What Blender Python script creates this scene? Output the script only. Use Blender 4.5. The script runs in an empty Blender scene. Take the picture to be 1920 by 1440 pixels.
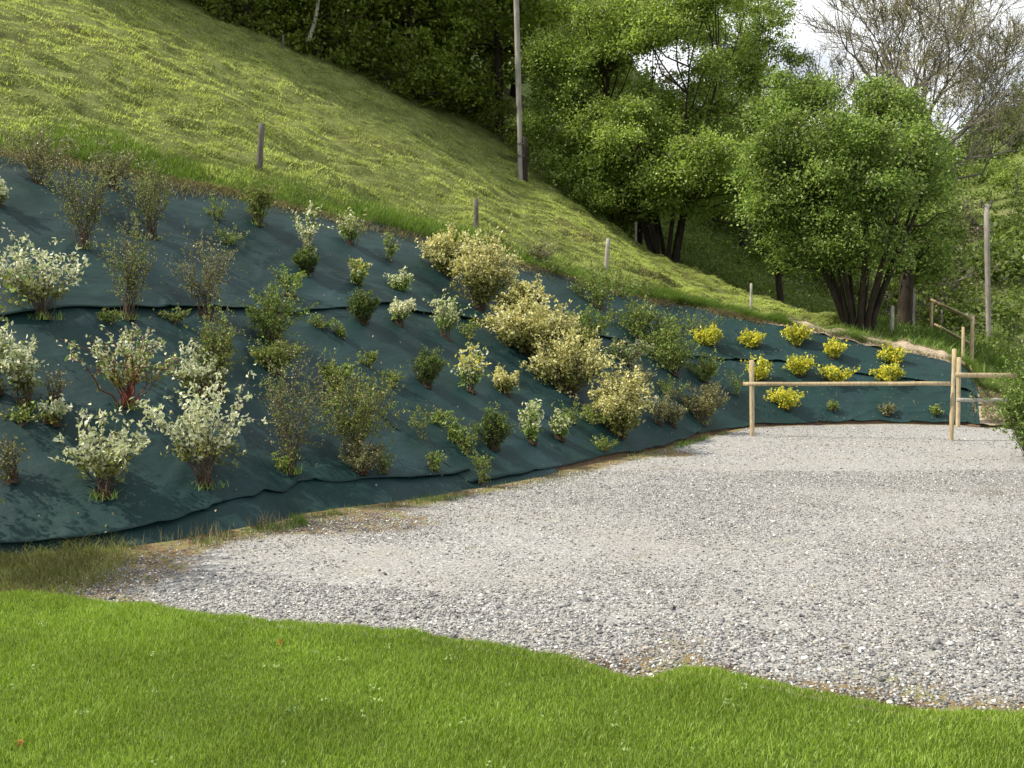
import bpy, math, random
import numpy as np
from mathutils import Vector, Matrix
from mathutils.bvhtree import BVHTree
R = math.radians
sc = bpy.context.scene
col = sc.collection
# ------------------------------------------------------------ camera, sky, sun
cam = bpy.data.cameras.new('camera'); cam.lens = 35; cam.sensor_width = 36; cam.clip_end = 3000; cam.clip_start = 0.05
co = bpy.data.objects.new('camera', cam); col.objects.link(co)
CAMH = 1.7; PITCH = math.atan(100/1867)
co.location = (0, 0, CAMH); co.rotation_euler = (math.pi/2-PITCH, 0, 0)
sc.camera = co
SUN_EL, SUN_AZ = 48.0, -93.0      # azimuth measured from +Y, clockwise
w = bpy.data.worlds.new("World"); sc.world = w; w.use_nodes = True
nt = w.node_tree; nt.nodes.clear()
def wn(t, **k):
    n = nt.nodes.new(t)
    for a, b in k.items(): setattr(n, a, b)
    return n
out = wn('ShaderNodeOutputWorld'); bg = wn('ShaderNodeBackground')
sky = wn('ShaderNodeTexSky', sky_type='NISHITA'); sky.sun_disc = False
sky.sun_elevation = R(SUN_EL); sky.sun_rotation = R(SUN_AZ)
tc = wn('ShaderNodeTexCoord'); mp = wn('ShaderNodeMapping'); mp.inputs['Scale'].default_value = (1, 1, 2.2)
no = wn('ShaderNodeTexNoise'); no.inputs['Scale'].default_value = 2.6; no.inputs['Detail'].default_value = 7; no.inputs['Roughness'].default_value = .55
rp = wn('ShaderNodeValToRGB'); rp.color_ramp.elements[0].position = .30; rp.color_ramp.elements[1].position = .50
mx = wn('ShaderNodeMix', data_type='RGBA')
mx.inputs[7].default_value = (9.8, 10.0, 10.4, 1)
nt.links.new(tc.outputs['Generated'], mp.inputs[0]); nt.links.new(mp.outputs[0], no.inputs[0]); nt.links.new(no.outputs[0], rp.inputs[0])
nt.links.new(rp.outputs[0], mx.inputs[0]); nt.links.new(sky.outputs[0], mx.inputs[6])
nt.links.new(mx.outputs[2], bg.inputs[0]); bg.inputs[1].default_value = 0.095
nt.links.new(bg.outputs[0], out.inputs[0])
sd = bpy.data.lights.new('sun', 'SUN'); sd.energy = 5.0; sd.angle = R(.6); sd.color = (1, .92, .77)
so = bpy.data.objects.new('sun', sd); col.objects.link(so)
sdir = Vector((math.sin(R(SUN_AZ))*math.cos(R(SUN_EL)), math.cos(R(SUN_AZ))*math.cos(R(SUN_EL)), math.sin(R(SUN_EL))))
so.rotation_euler = sdir.to_track_quat('Z', 'Y').to_euler(); so.location = (-20, 0, 30)
vs = sc.view_settings; vs.view_transform = 'Standard'; vs.look = 'None'; vs.gamma = 1; vs.exposure = 0.42; vs.use_curve_mapping = False

# ------------------------------------------------------------ helpers
FPX = 1920*35/36
def ray(px, py):
    cx, cy = (px-960)/FPX, (720-py)/FPX
    c, s = math.cos(PITCH), math.sin(PITCH)
    return Vector((cx, c+cy*s, cy*c-s))
def P(px, py, d):
    r = ray(px, py); r = r/r.y
    return Vector((r.x*d, d, CAMH+r.z*d))
def G(px, py, z=0):
    r = ray(px, py); k = (z-CAMH)/r.z
    return Vector((r.x*k, r.y*k, z))
def tagp(o, label=None, cat=None, group=None, kind=None):
    if label: o['label'] = label
    if cat: o['category'] = cat
    if group: o['group'] = group
    if kind: o['kind'] = kind
    return o
def mk_mesh(name, verts, faces, mats=(), midx=None, smooth=False):
    """verts (N,3); faces: list of (M,k) int arrays"""
    me = bpy.data.meshes.new(name)
    verts = np.asarray(verts, dtype=np.float32)
    faces = [np.asarray(f, dtype=np.int32) for f in faces if len(f)]
    me.vertices.add(len(verts)); me.vertices.foreach_set('co', verts.ravel())
    nl = sum(f.size for f in faces); npn = sum(len(f) for f in faces)
    me.loops.add(nl); me.polygons.add(npn)
    me.loops.foreach_set('vertex_index', np.concatenate([f.ravel() for f in faces]))
    tot = np.concatenate([np.full(len(f), f.shape[1], dtype=np.int32) for f in faces])
    st = np.concatenate([[0], np.cumsum(tot)[:-1]]).astype(np.int32)
    me.polygons.foreach_set('loop_start', st)
    if midx is not None: me.polygons.foreach_set('material_index', np.asarray(midx, dtype=np.int32))
    if smooth: me.polygons.foreach_set('use_smooth', np.ones(npn, dtype=bool))
    for m in mats: me.materials.append(m)
    me.update(calc_edges=True); me.validate()
    return me
def link(name, me, parent=None, loc=None):
    o = bpy.data.objects.new(name, me); col.objects.link(o)
    if parent: o.parent = parent
    if loc is not None: o.location = loc
    return o
def empty(name, loc, rz=0):
    o = bpy.data.objects.new(name, None); col.objects.link(o); o.location = loc; o.rotation_euler.z = rz
    o.empty_display_size = .2
    return o
def hsh(ix, iy, s):
    h = (ix.astype(np.int64)*374761393 + iy.astype(np.int64)*668265263 + s*1442695041) & 0xffffffff
    h = ((h ^ (h >> 13))*1274126177) & 0xffffffff
    return ((h ^ (h >> 16)) & 0xffff)/65535.0
def vnoise(x, y, s=0):
    x = np.asarray(x, float); y = np.asarray(y, float)
    ix, iy = np.floor(x), np.floor(y); fx, fy = x-ix, y-iy
    fx = fx*fx*(3-2*fx); fy = fy*fy*(3-2*fy)
    a, b, c, d = hsh(ix, iy, s), hsh(ix+1, iy, s), hsh(ix, iy+1, s), hsh(ix+1, iy+1, s)
    return (a*(1-fx)+b*fx)*(1-fy)+(c*(1-fx)+d*fx)*fy - .5
def fbm(x, y, o=4, s=0):
    t = 0; a = 1
    for k in range(o):
        t = t+a*vnoise(x*2**k+17*k, y*2**k-9*k, s+k); a *= .5
    return t

# ------------------------------------------------------------ materials
def new_mat(name):
    m = bpy.data.materials.new(name); m.use_nodes = True; n = m.node_tree; n.nodes.clear()
    o = n.nodes.new('ShaderNodeOutputMaterial'); return m, n, o
def N(n, t, ins=None, **k):
    x = n.nodes.new(t)
    for a, b in k.items(): setattr(x, a, b)
    if ins:
        for a, b in ins.items():
            if hasattr(b, 'is_output') or isinstance(b, bpy.types.NodeSocket): n.links.new(b, x.inputs[a])
            else: x.inputs[a].default_value = b
    return x
def ramp(n, fac, stops, interp='LINEAR'):
    r = n.nodes.new('ShaderNodeValToRGB'); r.color_ramp.interpolation = interp
    e = r.color_ramp.elements
    while len(e) < len(stops): e.new(.5)
    for i, (p, c) in enumerate(stops):
        e[i].position = p; e[i].color = (*c, 1) if len(c) == 3 else c
    n.links.new(fac, r.inputs[0]); return r.outputs[0]
def mixc(n, f, a, b, mode='MIX'):
    m = n.nodes.new('ShaderNodeMix'); m.data_type = 'RGBA'; m.blend_type = mode
    for i, v in ((0, f), (6, a), (7, b)):
        if isinstance(v, bpy.types.NodeSocket): n.links.new(v, m.inputs[i])
        else: m.inputs[i].default_value = v if i == 0 else ((*v, 1) if len(v) == 3 else v)
    return m.outputs[2]
def noise(n, sc_, det=4, rough=.55, vec=None):
    x = N(n, 'ShaderNodeTexNoise', {'Scale': sc_, 'Detail': det, 'Roughness': rough})
    if vec is not None: n.links.new(vec, x.inputs['Vector'])
    return x
def geo_pos(n, scale=(1, 1, 1)):
    g = N(n, 'ShaderNodeNewGeometry'); m = N(n, 'ShaderNodeMapping', {'Scale': scale}); n.links.new(g.outputs['Position'], m.inputs[0]); return m.outputs[0]
def leaf_mat(name, cols, trans=.35, rough=.45, var=.35, vscale=1.2, spec=.35, tint=(1.15, 1.2, .75)):
    m, n, o = new_mat(name)
    g = N(n, 'ShaderNodeNewGeometry')
    k = len(cols)
    c = ramp(n, g.outputs['Random Per Island'], [(i/(k-1) if k > 1 else 0, cc) for i, cc in enumerate(cols)])
    ns = noise(n, vscale, 2, .5, geo_pos(n))
    v = ramp(n, ns.outputs[0], [(.3, (1-var,)*3), (.7, (1+var*.6,)*3)])
    c = mixc(n, 1.0, c, v, 'MULTIPLY')
    p = N(n, 'ShaderNodeBsdfPrincipled', {'Base Color': c, 'Roughness': rough, 'Specular IOR Level': spec})
    t = N(n, 'ShaderNodeBsdfTranslucent')
    tcx = mixc(n, 1.0, c, tint, 'MULTIPLY'); n.links.new(tcx, t.inputs[0])
    ms = N(n, 'ShaderNodeMixShader', {0: trans}); n.links.new(p.outputs[0], ms.inputs[1]); n.links.new(t.outputs[0], ms.inputs[2])
    n.links.new(ms.outputs[0], o.inputs[0]); return m
def bark_mat(name, c1, c2, sc_=18, bump=.5):
    m, n, o = new_mat(name)
    v = geo_pos(n, (1, 1, .22)); ns = noise(n, sc_, 5, .65, v); big = noise(n, 2.0, 3, .5, geo_pos(n))
    c = ramp(n, ns.outputs[0], [(.32, c1), (.68, c2)])
    c = mixc(n, big.outputs[0], c, tuple(x*.6 for x in c1)); 
    b = N(n, 'ShaderNodeBump', {'Strength': bump, 'Distance': .02, 'Height': ns.outputs[0]})
    p = N(n, 'ShaderNodeBsdfPrincipled', {'Base Color': c, 'Roughness': .9, 'Normal': b.outputs[0], 'Specular IOR Level': .2})
    n.links.new(p.outputs[0], o.inputs[0]); return m
def ground_mat(name, stops, sc_=3.0, fine=40, bump=.6, dist=.04, patch=None, stretch=(1, 1, 1), rough=.95):
    m, n, o = new_mat(name)
    a = noise(n, sc_, 6, .62, geo_pos(n, stretch)); f = noise(n, fine, 4, .7, geo_pos(n, stretch))
    mixv = N(n, 'ShaderNodeMath', {0: a.outputs[0], 1: f.outputs[0]}, operation='ADD'); hv = N(n, 'ShaderNodeMath', {0: mixv.outputs[0], 1: .5}, operation='MULTIPLY')
    c = ramp(n, hv.outputs[0], stops)
    if patch:
        pn = noise(n, patch[0], 3, .5, geo_pos(n)); pf = ramp(n, pn.outputs[0], [(patch[1], (0, 0, 0)), (patch[2], (1, 1, 1))])
        c = mixc(n, pf, c, patch[3])
    b = N(n, 'ShaderNodeBump', {'Strength': bump, 'Distance': dist, 'Height': hv.outputs[0]})
    p = N(n, 'ShaderNodeBsdfPrincipled', {'Base Color': c, 'Roughness': rough, 'Normal': b.outputs[0], 'Specular IOR Level': .15})
    n.links.new(p.outputs[0], o.inputs[0]); return m

M = {}
M['soil'] = ground_mat('soil', [(.3, (.05, .035, .02)), (.5, (.12, .08, .05)), (.7, (.22, .15, .10))], 4, 60)
M['soil_dark'] = ground_mat('soil_dark', [(.3, (.02, .015, .01)), (.5, (.045, .032, .02)), (.7, (.09, .07, .045))], 9, 80)
M['straw_soil'] = ground_mat('straw_soil', [(.32, (.16, .12, .08)), (.5, (.36, .29, .21)), (.68, (.58, .49, .37))], 5, 60)
M['meadow'] = ground_mat('meadow_ground', [(.36, (.03, .04, .010)), (.47, (.12, .145, .035)), (.62, (.24, .27, .09))], 2.2, 26, 1.0, .12, patch=(.35, .55, .75, (.12, .11, .04)))
M['lawn'] = ground_mat('lawn_ground', [(.3, (.035, .06, .010)), (.5, (.065, .105, .016)), (.7, (.10, .15, .025))], 6, 90, .6, .02)
M['hill'] = ground_mat('hill_ground', [(.33, (.06, .08, .02)), (.5, (.12, .155, .04)), (.66, (.19, .22, .07))], .12, 1.6, 1.0, 1.0, patch=(.03, .50, .68, (.17, .165, .075)))
M['far_ground'] = ground_mat('far_ground', [(.35, (.05, .07, .02)), (.65, (.10, .12, .04))], .1, 2, .5, .3)
M['bark'] = bark_mat('bark_dark', (.022, .017, .012), (.09, .07, .05))
M['bark_grey'] = bark_mat('bark_grey', (.14, .125, .105), (.42, .39, .35))
M['birch'] = bark_mat('bark_birch', (.25, .23, .20), (.7, .67, .6), 10)
M['twig'] = bark_mat('twig_brown', (.08, .055, .04), (.20, .15, .11))
M['twig_red'] = bark_mat('twig_red', (.20, .045, .03), (.36, .10, .07))
M['wood_new'] = bark_mat('wood_new', (.38, .29, .16), (.78, .66, .44), 34, .6)
M['wood_grey'] = bark_mat('wood_grey', (.10, .09, .075), (.27, .25, .21), 30, .8)
M['wood_pale'] = bark_mat('wood_pale', (.28, .26, .22), (.62, .59, .52), 34, .6)
M['pole'] = bark_mat('pole_wood', (.24, .22, .19), (.50, .47, .42), 14, .5)
M['ceramic'] = bark_mat('insulator_grey', (.10, .09, .08), (.2, .2, .2), 5, .1)
M['leaf_tree'] = leaf_mat('leaf_spring', [(.11, .17, .028), (.22, .31, .055), (.32, .41, .09), (.50, .58, .22)], .5, vscale=.9, var=.45)
M['leaf_tree2'] = leaf_mat('leaf_deep', [(.08, .14, .028), (.16, .25, .05), (.25, .35, .08), (.44, .52, .20)], .48, vscale=1.0, var=.5)
M['leaf_wood'] = leaf_mat('leaf_woodland', [(.11, .155, .02), (.19, .25, .035), (.27, .32, .06)], .5, vscale=.3, var=.5)
M['leaf_brown'] = leaf_mat('leaf_budding', [(.26, .26, .12), (.38, .36, .19), (.50, .46, .28)], .55, vscale=.5)
M['leaf_far'] = leaf_mat('leaf_far', [(.10, .15, .03), (.16, .22, .05), (.23, .29, .08)], .4, vscale=.12, var=.35)
M['leaf_far2'] = leaf_mat('leaf_far_brown', [(.09, .085, .055), (.13, .12, .075), (.16, .14, .10)], .3, vscale=.12)
M['cream'] = leaf_mat('leaf_variegated', [(.24, .32, .13), (.62, .66, .44), (.74, .76, .58), (.42, .50, .26), (.84, .85, .72)], .3, vscale=3, var=.2, tint=(1.05, 1.05, .85))
M['gold'] = leaf_mat('leaf_gold_cream', [(.28, .30, .06), (.60, .58, .22), (.80, .75, .38), (.42, .44, .13), (.88, .85, .58)], .3, vscale=3, var=.3, tint=(1.1, 1.05, .8))
M['yellow'] = leaf_mat('leaf_yellow', [(.24, .32, .04), (.82, .70, .04), (.90, .80, .12), (.40, .45, .06), (.60, .60, .10)], .35, vscale=4, var=.2)
M['white'] = leaf_mat('leaf_white', [(.55, .60, .35), (.80, .80, .62), (.75, .76, .50), (.35, .45, .12)], .3, vscale=4, var=.15, tint=(1.1, 1.1, .85))
M['green'] = leaf_mat('leaf_green', [(.09, .17, .03), (.16, .26, .045), (.23, .34, .07), (.34, .43, .14)], .35, vscale=3, var=.3)
M['olive'] = leaf_mat('leaf_olive', [(.09, .11, .025), (.16, .18, .04), (.24, .26, .07), (.34, .33, .13)], .3, vscale=3, var=.3)
M['dark'] = leaf_mat('leaf_dark', [(.025, .045, .010), (.05, .085, .018), (.09, .13, .03), (.13, .17, .05)], .25, vscale=5, var=.3)
M['grey'] = leaf_mat('leaf_grey', [(.14, .145, .08), (.23, .23, .14), (.33, .32, .22), (.45, .43, .34)], .25, vscale=4, var=.3)
M['grass'] = leaf_mat('grass_lawn', [(.11, .19, .014), (.19, .30, .026), (.27, .39, .05), (.42, .52, .15)], .42, .5, .30, 1.1)
M['grass_meadow'] = leaf_mat('grass_meadow', [(.15, .19, .035), (.34, .41, .095), (.50, .57, .17), (.68, .73, .34)], .42, .55, .4, .5)
M['grass_bright'] = leaf_mat('grass_bright', [(.07, .12, .02), (.12, .20, .03), (.18, .27, .06)], .4, .5, .3, 2)
M['dry'] = leaf_mat('grass_dry', [(.10, .085, .04), (.22, .19, .10), (.40, .35, .22)], .3, .6, .3, 2)
M['clover'] = leaf_mat('clover', [(.22, .34, .10), (.34, .44, .18), (.18, .3, .06)], .3, .5, .2, 4)
M['deadleaf'] = leaf_mat('dead_leaf', [(.35, .12, .03), (.45, .2, .06)], .2, .6, .2, 4)

# gravel material (base sheet) and stones
def gravel_mat():
    m, n, o = new_mat('gravel')
    pos = geo_pos(n)
    v1 = N(n, 'ShaderNodeTexVoronoi', {'Scale': 60.0, 'Vector': pos}); v2 = N(n, 'ShaderNodeTexVoronoi', {'Scale': 130.0, 'Vector': pos})
    h = N(n, 'ShaderNodeSeparateColor', {'Color': v1.outputs['Color']})
    c = ramp(n, h.outputs[0], [(0, (.10, .10, .105)), (.35, (.185, .187, .187)), (.6, (.25, .25, .245)), (.85, (.33, .33, .32)), (1, (.56, .56, .55))])
    h2 = N(n, 'ShaderNodeSeparateColor', {'Color': v2.outputs['Color']})
    c2 = ramp(n, h2.outputs[0], [(0, (.17, .165, .16)), (.5, (.33, .32, .30)), (1, (.5, .49, .47))])
    c = mixc(n, .4, c, c2)
    pn = noise(n, .7, 4, .6, pos)
    pf = ramp(n, pn.outputs[0], [(.42, (0, 0, 0)), (.66, (1, 1, 1))])
    c = mixc(n, N(n, 'ShaderNodeMath', {0: pf, 1: .45}, operation='MULTIPLY').outputs[0], c, (.27, .262, .23))
    pg = noise(n, 1.1, 5, .65, geo_pos(n, (1, 1.6, 1)))
    pgf = ramp(n, pg.outputs[0], [(.60, (0, 0, 0)), (.75, (1, 1, 1))])
    c = mixc(n, N(n, 'ShaderNodeMath', {0: pgf, 1: .35}, operation='MULTIPLY').outputs[0], c, (.23, .24, .10))
    at = N(n, 'ShaderNodeAttribute', attribute_name='dirt')
    dn = noise(n, 5, 5, .7, pos)
    dm = N(n, 'ShaderNodeMath', {0: at.outputs['Fac'], 1: dn.outputs[0]}, operation='MULTIPLY')
    df = ramp(n, dm.outputs[0], [(.22, (0, 0, 0)), (.42, (1, 1, 1))])
    dc = ramp(n, noise(n, 3, 4, .6, pos).outputs[0], [(.35, (.06, .038, .02)), (.5, (.17, .12, .055)), (.65, (.17, .17, .06))])
    c = mixc(n, df, c, dc)
    b = N(n, 'ShaderNodeBump', {'Strength': .7, 'Distance': .008, 'Height': v1.outputs['Distance']}); b.invert = True
    p = N(n, 'ShaderNodeBsdfPrincipled', {'Base Color': c, 'Roughness': .9, 'Normal': b.outputs[0], 'Specular IOR Level': .25})
    n.links.new(p.outputs[0], o.inputs[0]); return m
M['gravel'] = gravel_mat()
def stone_mat(name, stops):
    m, n, o = new_mat(name)
    g = N(n, 'ShaderNodeNewGeometry'); c = ramp(n, g.outputs['Random Per Island'], stops)
    ns = noise(n, 60, 3, .6, geo_pos(n)); v = ramp(n, ns.outputs[0], [(.3, (.8,)*3), (.7, (1.12,)*3)])
    c = mixc(n, 1., c, v, 'MULTIPLY')
    p = N(n, 'ShaderNodeBsdfPrincipled', {'Base Color': c, 'Roughness': .85, 'Specular IOR Level': .25})
    n.links.new(p.outputs[0], o.inputs[0]); return m
M['stone'] = stone_mat('stone', [(0, (.09, .09, .097)), (.25, (.19, .193, .197)), (.5, (.27, .272, .268)), (.72, (.37, .372, .362)), (.84, (.32, .28, .22)), (.9, (.47, .465, .45)), (1, (.78, .78, .76))])

def fabric_mat():
    m, n, o = new_mat('woven_ground_fabric')
    pos = geo_pos(n)
    big = noise(n, .8, 4, .6, pos); dust = noise(n, 1.3, 4, .55, geo_pos(n, (1, 1, .5)))
    c = ramp(n, big.outputs[0], [(.35, (.004, .022, .019)), (.65, (.008, .033, .032))])
    df = ramp(n, dust.outputs[0], [(.42, (0, 0, 0)), (.80, (1, 1, 1))])
    c = mixc(n, N(n, 'ShaderNodeMath', {0: df, 1: .35}, operation='MULTIPLY').outputs[0], c, (.024, .046, .066))
    br = N(n, 'ShaderNodeTexNoise', {'Scale': 220.0, 'Detail': 2.0, 'Vector': pos})
    wr = noise(n, 2.6, 5, .6, geo_pos(n, (1, 1, 2.5)))
    b1 = N(n, 'ShaderNodeBump', {'Strength': .35, 'Distance': .08, 'Height': wr.outputs[0]})
    b2 = N(n, 'ShaderNodeBump', {'Strength': .3, 'Distance': .003, 'Height': br.outputs[0], 'Normal': b1.outputs[0]})
    p = N(n, 'ShaderNodeBsdfPrincipled', {'Base Color': c, 'Roughness': .62, 'Normal': b2.outputs[0], 'Specular IOR Level': .25})
    n.links.new(p.outputs[0], o.inputs[0]); return m
M['fabric'] = fabric_mat()
M['roof_pale'] = ground_mat('roof_pale', [(.4, (.36, .35, .31)), (.6, (.45, .44, .4))], 2, 8, .2, .02)
M['shed_wall'] = ground_mat('shed_wall', [(.4, (.16, .13, .10)), (.6, (.25, .21, .17))], 2, 8, .2, .02)

# ------------------------------------------------------------ terrain (lofted through surveyed lines)
V = Vector
Fl = [V((-14, 3.8, 0)), V((-8, 6, 0)), G(100, 1036), G(480, 985), G(600, 958), G(880, 918), G(1130, 867), G(1250, 838), G(1330, 817), G(1400, 804), G(1500, 797), G(1603, 794), G(1705, 794), G(1811, 796), G(1860, 800), V((10.8, 18, 0)), V((16, 17, -.3)), V((40, 14, -1))]
Tl = [V((-18.5, 8, 4.6)), V((-12.3, 10.2, 4.4)), V((-8.3, 11.6, 4.15)), P(0, 285, 12.9), P(330, 345, 14.3), P(540, 388, 15.7), P(820, 455, 17.7), P(1000, 505, 18.9), P(1200, 560, 20.9), P(1300, 577, 21.8), P(1400, 602, 21.5), P(1500, 620, 21), P(1640, 652, 20.6), P(1800, 692, 20), P(1848, 740, 18.9), V((11, 19.5, .15)), V((17, 19, -.3)), V((41, 17, -1))]
Cl = [V((-34, 18, 15)), V((-25, 23, 14.5)), V((-17.5, 27.5, 13.6)), P(150, -80, 30), P(320, 0, 31.3), P(540, 92, 33), P(760, 190, 35), P(960, 290, 36.5), P(1060, 350, 34.5), P(1173, 440, 33), P(1250, 483, 32), P(1400, 545, 30), P(1550, 598, 28), P(1700, 622, 27), P(1830, 665, 26), V((14, 26, .3)), V((20, 26, -.5)), V((45, 26, -2))]
Rl = [V(a) for a in [(-50, 34, 28), (-38, 46, 27), (-26, 50, 24), (-18, 50, 21), (-13, 50, 19), (-8, 50, 17), (-3, 50, 15), (2, 50, 12.5), (5, 50, 9.7), (9, 50, 7.3), (12, 50, 5.5), (15, 50, 3.5), (18, 50, 1.8), (21, 50, .5), (25, 50, -1), (30, 50, -2), (40, 50, -3), (80, 50, -5)]]
Hl = [V(a) for a in [(-110, 70, 55), (-80, 90, 52), (-55, 110, 70), (-30, 120, 75), (-15, 125, 68), (0, 130, 58), (12, 135, 44), (24, 140, 28), (36, 145, 21), (48, 150, 21), (60, 155, 23), (70, 160, 25), (80, 165, 32), (92, 170, 37), (104, 175, 40), (120, 180, 40), (150, 180, 44), (220, 180, 50)]]
K = len(Fl)
def dipl(A, B, t, dz):
    return [a.lerp(b, t)+V((0, 0, dz(k))) for k, (a, b) in enumerate(zip(A, B))]
Dl = dipl(Cl, Rl, .14, lambda k: 0 if k < 8 else (-.9 if k < 14 else 0))
Vl = dipl(Rl, Hl, .28, lambda k: -1 if k < 6 else -7.5)
Bl = [V((h.x*1.8, h.y*1.8, h.z-12)) for h in Hl]
def spline(line, n):
    pts = np.array([tuple(p) for p in line]); k = len(pts)
    u = np.linspace(0, k-1, n); i = np.clip(u.astype(int), 0, k-2); f = (u-i)[:, None]
    p0, p1, p2, p3 = pts[np.clip(i-1, 0, k-1)], pts[i], pts[i+1], pts[np.clip(i+2, 0, k-1)]
    return .5*((2*p1)+(-p0+p2)*f+(2*p0-5*p1+4*p2-p3)*f**2+(-p0+3*p1-3*p2+p3)*f**3)
NU = 681
Fs, Ts, Cs, Ds, Rs, Vs, Hs, Bs = [spline(l, NU) for l in (Fl, Tl, Cl, Dl, Rl, Vl, Hl, Bl)]
UU = np.linspace(0, K-1, NU)
def bank_pt(u, v):
    """u in stations, v 0..1 up the bank (arrays) -> xyz with relief"""
    i = np.clip(u/(K-1)*(NU-1), 0, NU-1.001); a = i.astype(int); f = (i-a)[..., None]
    F = Fs[a]*(1-f)+Fs[a+1]*f; T = Ts[a]*(1-f)+Ts[a+1]*f
    v_ = v[..., None]
    p = F*(1-v_)+T*v_
    amp = np.clip(v*6, 0, 1)*np.clip((1-v)*5+.3, 0, 1)
    z = fbm(p[..., 0]*.55, p[..., 1]*.55, 4, 3)*.17*amp + .05*np.sin(np.clip(v, 0, 1)*math.pi)*2
    p = p.copy(); p[..., 2] += z
    return p
def grid_faces(nr, nc):
    i = np.arange(nr-1)[:, None]*nc+np.arange(nc-1)[None, :]; i = i.ravel()
    return np.stack([i, i+1, i+nc+1, i+nc], 1)
NVB = 60
bv = np.linspace(0, 1, NVB); bank = np.stack([bank_pt(UU, np.full(NU, t)) for t in bv])
bankz = bank.copy(); bankz[0, :, 2] -= .06
def meadow_pt(u, v):
    i = np.clip(u/(K-1)*(NU-1), 0, NU-1.001); a = i.astype(int); f = (i-a)[..., None]
    T = bank_pt(u, np.ones_like(u)); Cc = Cs[a]*(1-f)+Cs[a+1]*f
    v_ = v[..., None]; p = T*(1-v_)+Cc*v_
    e = np.clip(v*12, 0, 1)
    p[..., 2] += (fbm(p[..., 0]*.35, p[..., 1]*.35, 3, 11)*.32+fbm(p[..., 0]*1.5, p[..., 1]*1.5, 3, 21)*.17+fbm((p[..., 0]*.8+p[..., 1]*.6)*1.2, (p[..., 0]*.6-p[..., 1]*.8)*4.5, 3, 23)*.15)*e
    return p
mv = np.linspace(0, 1, 200)**1.15
mead = [meadow_pt(UU, np.full(NU, t)) for t in mv]
last = mead[-1]; dlt = last-Cs
for t in np.linspace(0, 1, 8)[1:]:
    mead.append(Cs*(1-t)+Ds*t+dlt*(1-t))
for t in np.linspace(0, 1, 30)[1:]:
    p = Ds*(1-t)+Rs*t; p[:, 2] += fbm(p[:, 0]*.2, p[:, 1]*.2, 3, 31)*.6*math.sin(t*math.pi); mead.append(p)
mead = np.stack(mead)
hill = []
for A, B, n_, am in ((Rs, Vs, 26, 1.5), (Vs, Hs, 50, 3.5), (Hs, Bs, 14, 3)):
    for t in np.linspace(0, 1, n_)[(1 if hill else 0):]:
        p = A*(1-t)+B*t; s_ = math.sin(t*math.pi)
        p[:, 2] += fbm(p[:, 0]*.05, p[:, 1]*.05, 4, 41)*am*s_; hill.append(p)
hill = np.stack(hill)
def grid_obj(name, g, mat, kind='structure'):
    me = mk_mesh(name, g.reshape(-1, 3), [grid_faces(g.shape[0], g.shape[1])], [mat], smooth=True)
    o = link(name, me); o['kind'] = kind; return o
grid_obj('bank_soil', bankz, M['soil'])
grid_obj('meadow', mead, M['meadow'])
grid_obj('hillside', hill, M['hill'])
# wide base ground
gx = 1500
o = link('ground', mk_mesh('ground', [(-gx, -gx, -9), (gx, -gx, -9), (gx, gx, -9), (-gx, gx, -9)], [[(0, 1, 2, 3)]], [M['far_ground']])); o['kind'] = 'structure'
# gravel yard
def dist_foot(x, y):
    d = np.full(x.shape, 1e9)
    seg = Fs[::3]
    for p in seg: d = np.minimum(d, (x-p[0])**2+(y-p[1])**2)
    return np.sqrt(d)
lawn_edge_px = [(-300, 1122), (0, 1113), (60, 1109), (110, 1114), (200, 1126), (320, 1141), (450, 1156), (600, 1171), (750, 1184), (850, 1201), (960, 1216), (1050, 1227), (1110, 1240), (1150, 1256), (1200, 1264), (1260, 1256), (1330, 1251), (1400, 1262), (1450, 1276), (1560, 1298), (1640, 1312), (1700, 1322), (1800, 1328), (1920, 1330), (2200, 1335)]
le = spline([G(*q) for q in lawn_edge_px], 500)
le = np.concatenate([np.array([(-30, 3.0, 0), (-14, 5.2, 0), (-8, 6.0, 0), (-5, 6.3, 0)]), le, np.array([(6, 4.2, 0), (12, 3.5, 0), (30, 3, 0)])])
lex = le[:, 0].copy(); 
o_ = np.argsort(lex); lexs, leys = lex[o_], le[o_, 1]
def lawn_y(x):
    return np.interp(x, lexs, leys)+fbm(np.asarray(x)*3.5, np.asarray(x)*0+1.3, 5, 77)*.13
gxs = np.linspace(-9, 16, 251); gys = np.linspace(3.6, 19.2, 157)
X, Y = np.meshgrid(gxs, gys)
Zg = fbm(X*.5, Y*.5, 3, 51)*.035+fbm(X*2, Y*2, 2, 55)*.008 - np.clip((X-10)/6, 0, 1)*.3
Zg = Zg-.07*np.clip((lawn_y(X)-.12-Y)*6, 0, 1)
gm = mk_mesh('gravel_yard', np.stack([X, Y, Zg], -1).reshape(-1, 3), [grid_faces(len(gys), len(gxs))], [M['gravel']], smooth=True)
a = gm.attributes.new('dirt', 'FLOAT', 'POINT')
dfoot = dist_foot(X, Y); dl = Y-lawn_y(X)
leftw = np.clip((2.5-X)/3, 0, 1)
dirt = np.clip(1-dfoot/(.22+.42*leftw), 0, 1)**.7*1.1 + np.clip(1-np.abs(dl)/.22, 0, 1)*.75
for (px_, py_, r_, s_) in ((760, 975, .5, .8), (640, 985, .5, 1.0), (1170, 1265, .35, .9), (1280, 1200, .5, .55), (1700, 1290, .5, .7), (1250, 850, .5, 1.2), (1240, 880, .8, .5), (1500, 822, 1.2, .45), (1860, 925, .4, .7), (1200, 1040, .5, .5), (130, 1060, .6, 1.2), (30, 1075, .9, 1.6), (-150, 1075, 1.2, 1.8)):
    g_ = G(px_, py_); dirt = dirt+s_*np.exp(-((X-g_.x)**2+((Y-g_.y)*1.0)**2)/(r_*r_))
a.data.foreach_set('value', np.clip(dirt, 0, 1.5).astype(np.float32).ravel())
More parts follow.
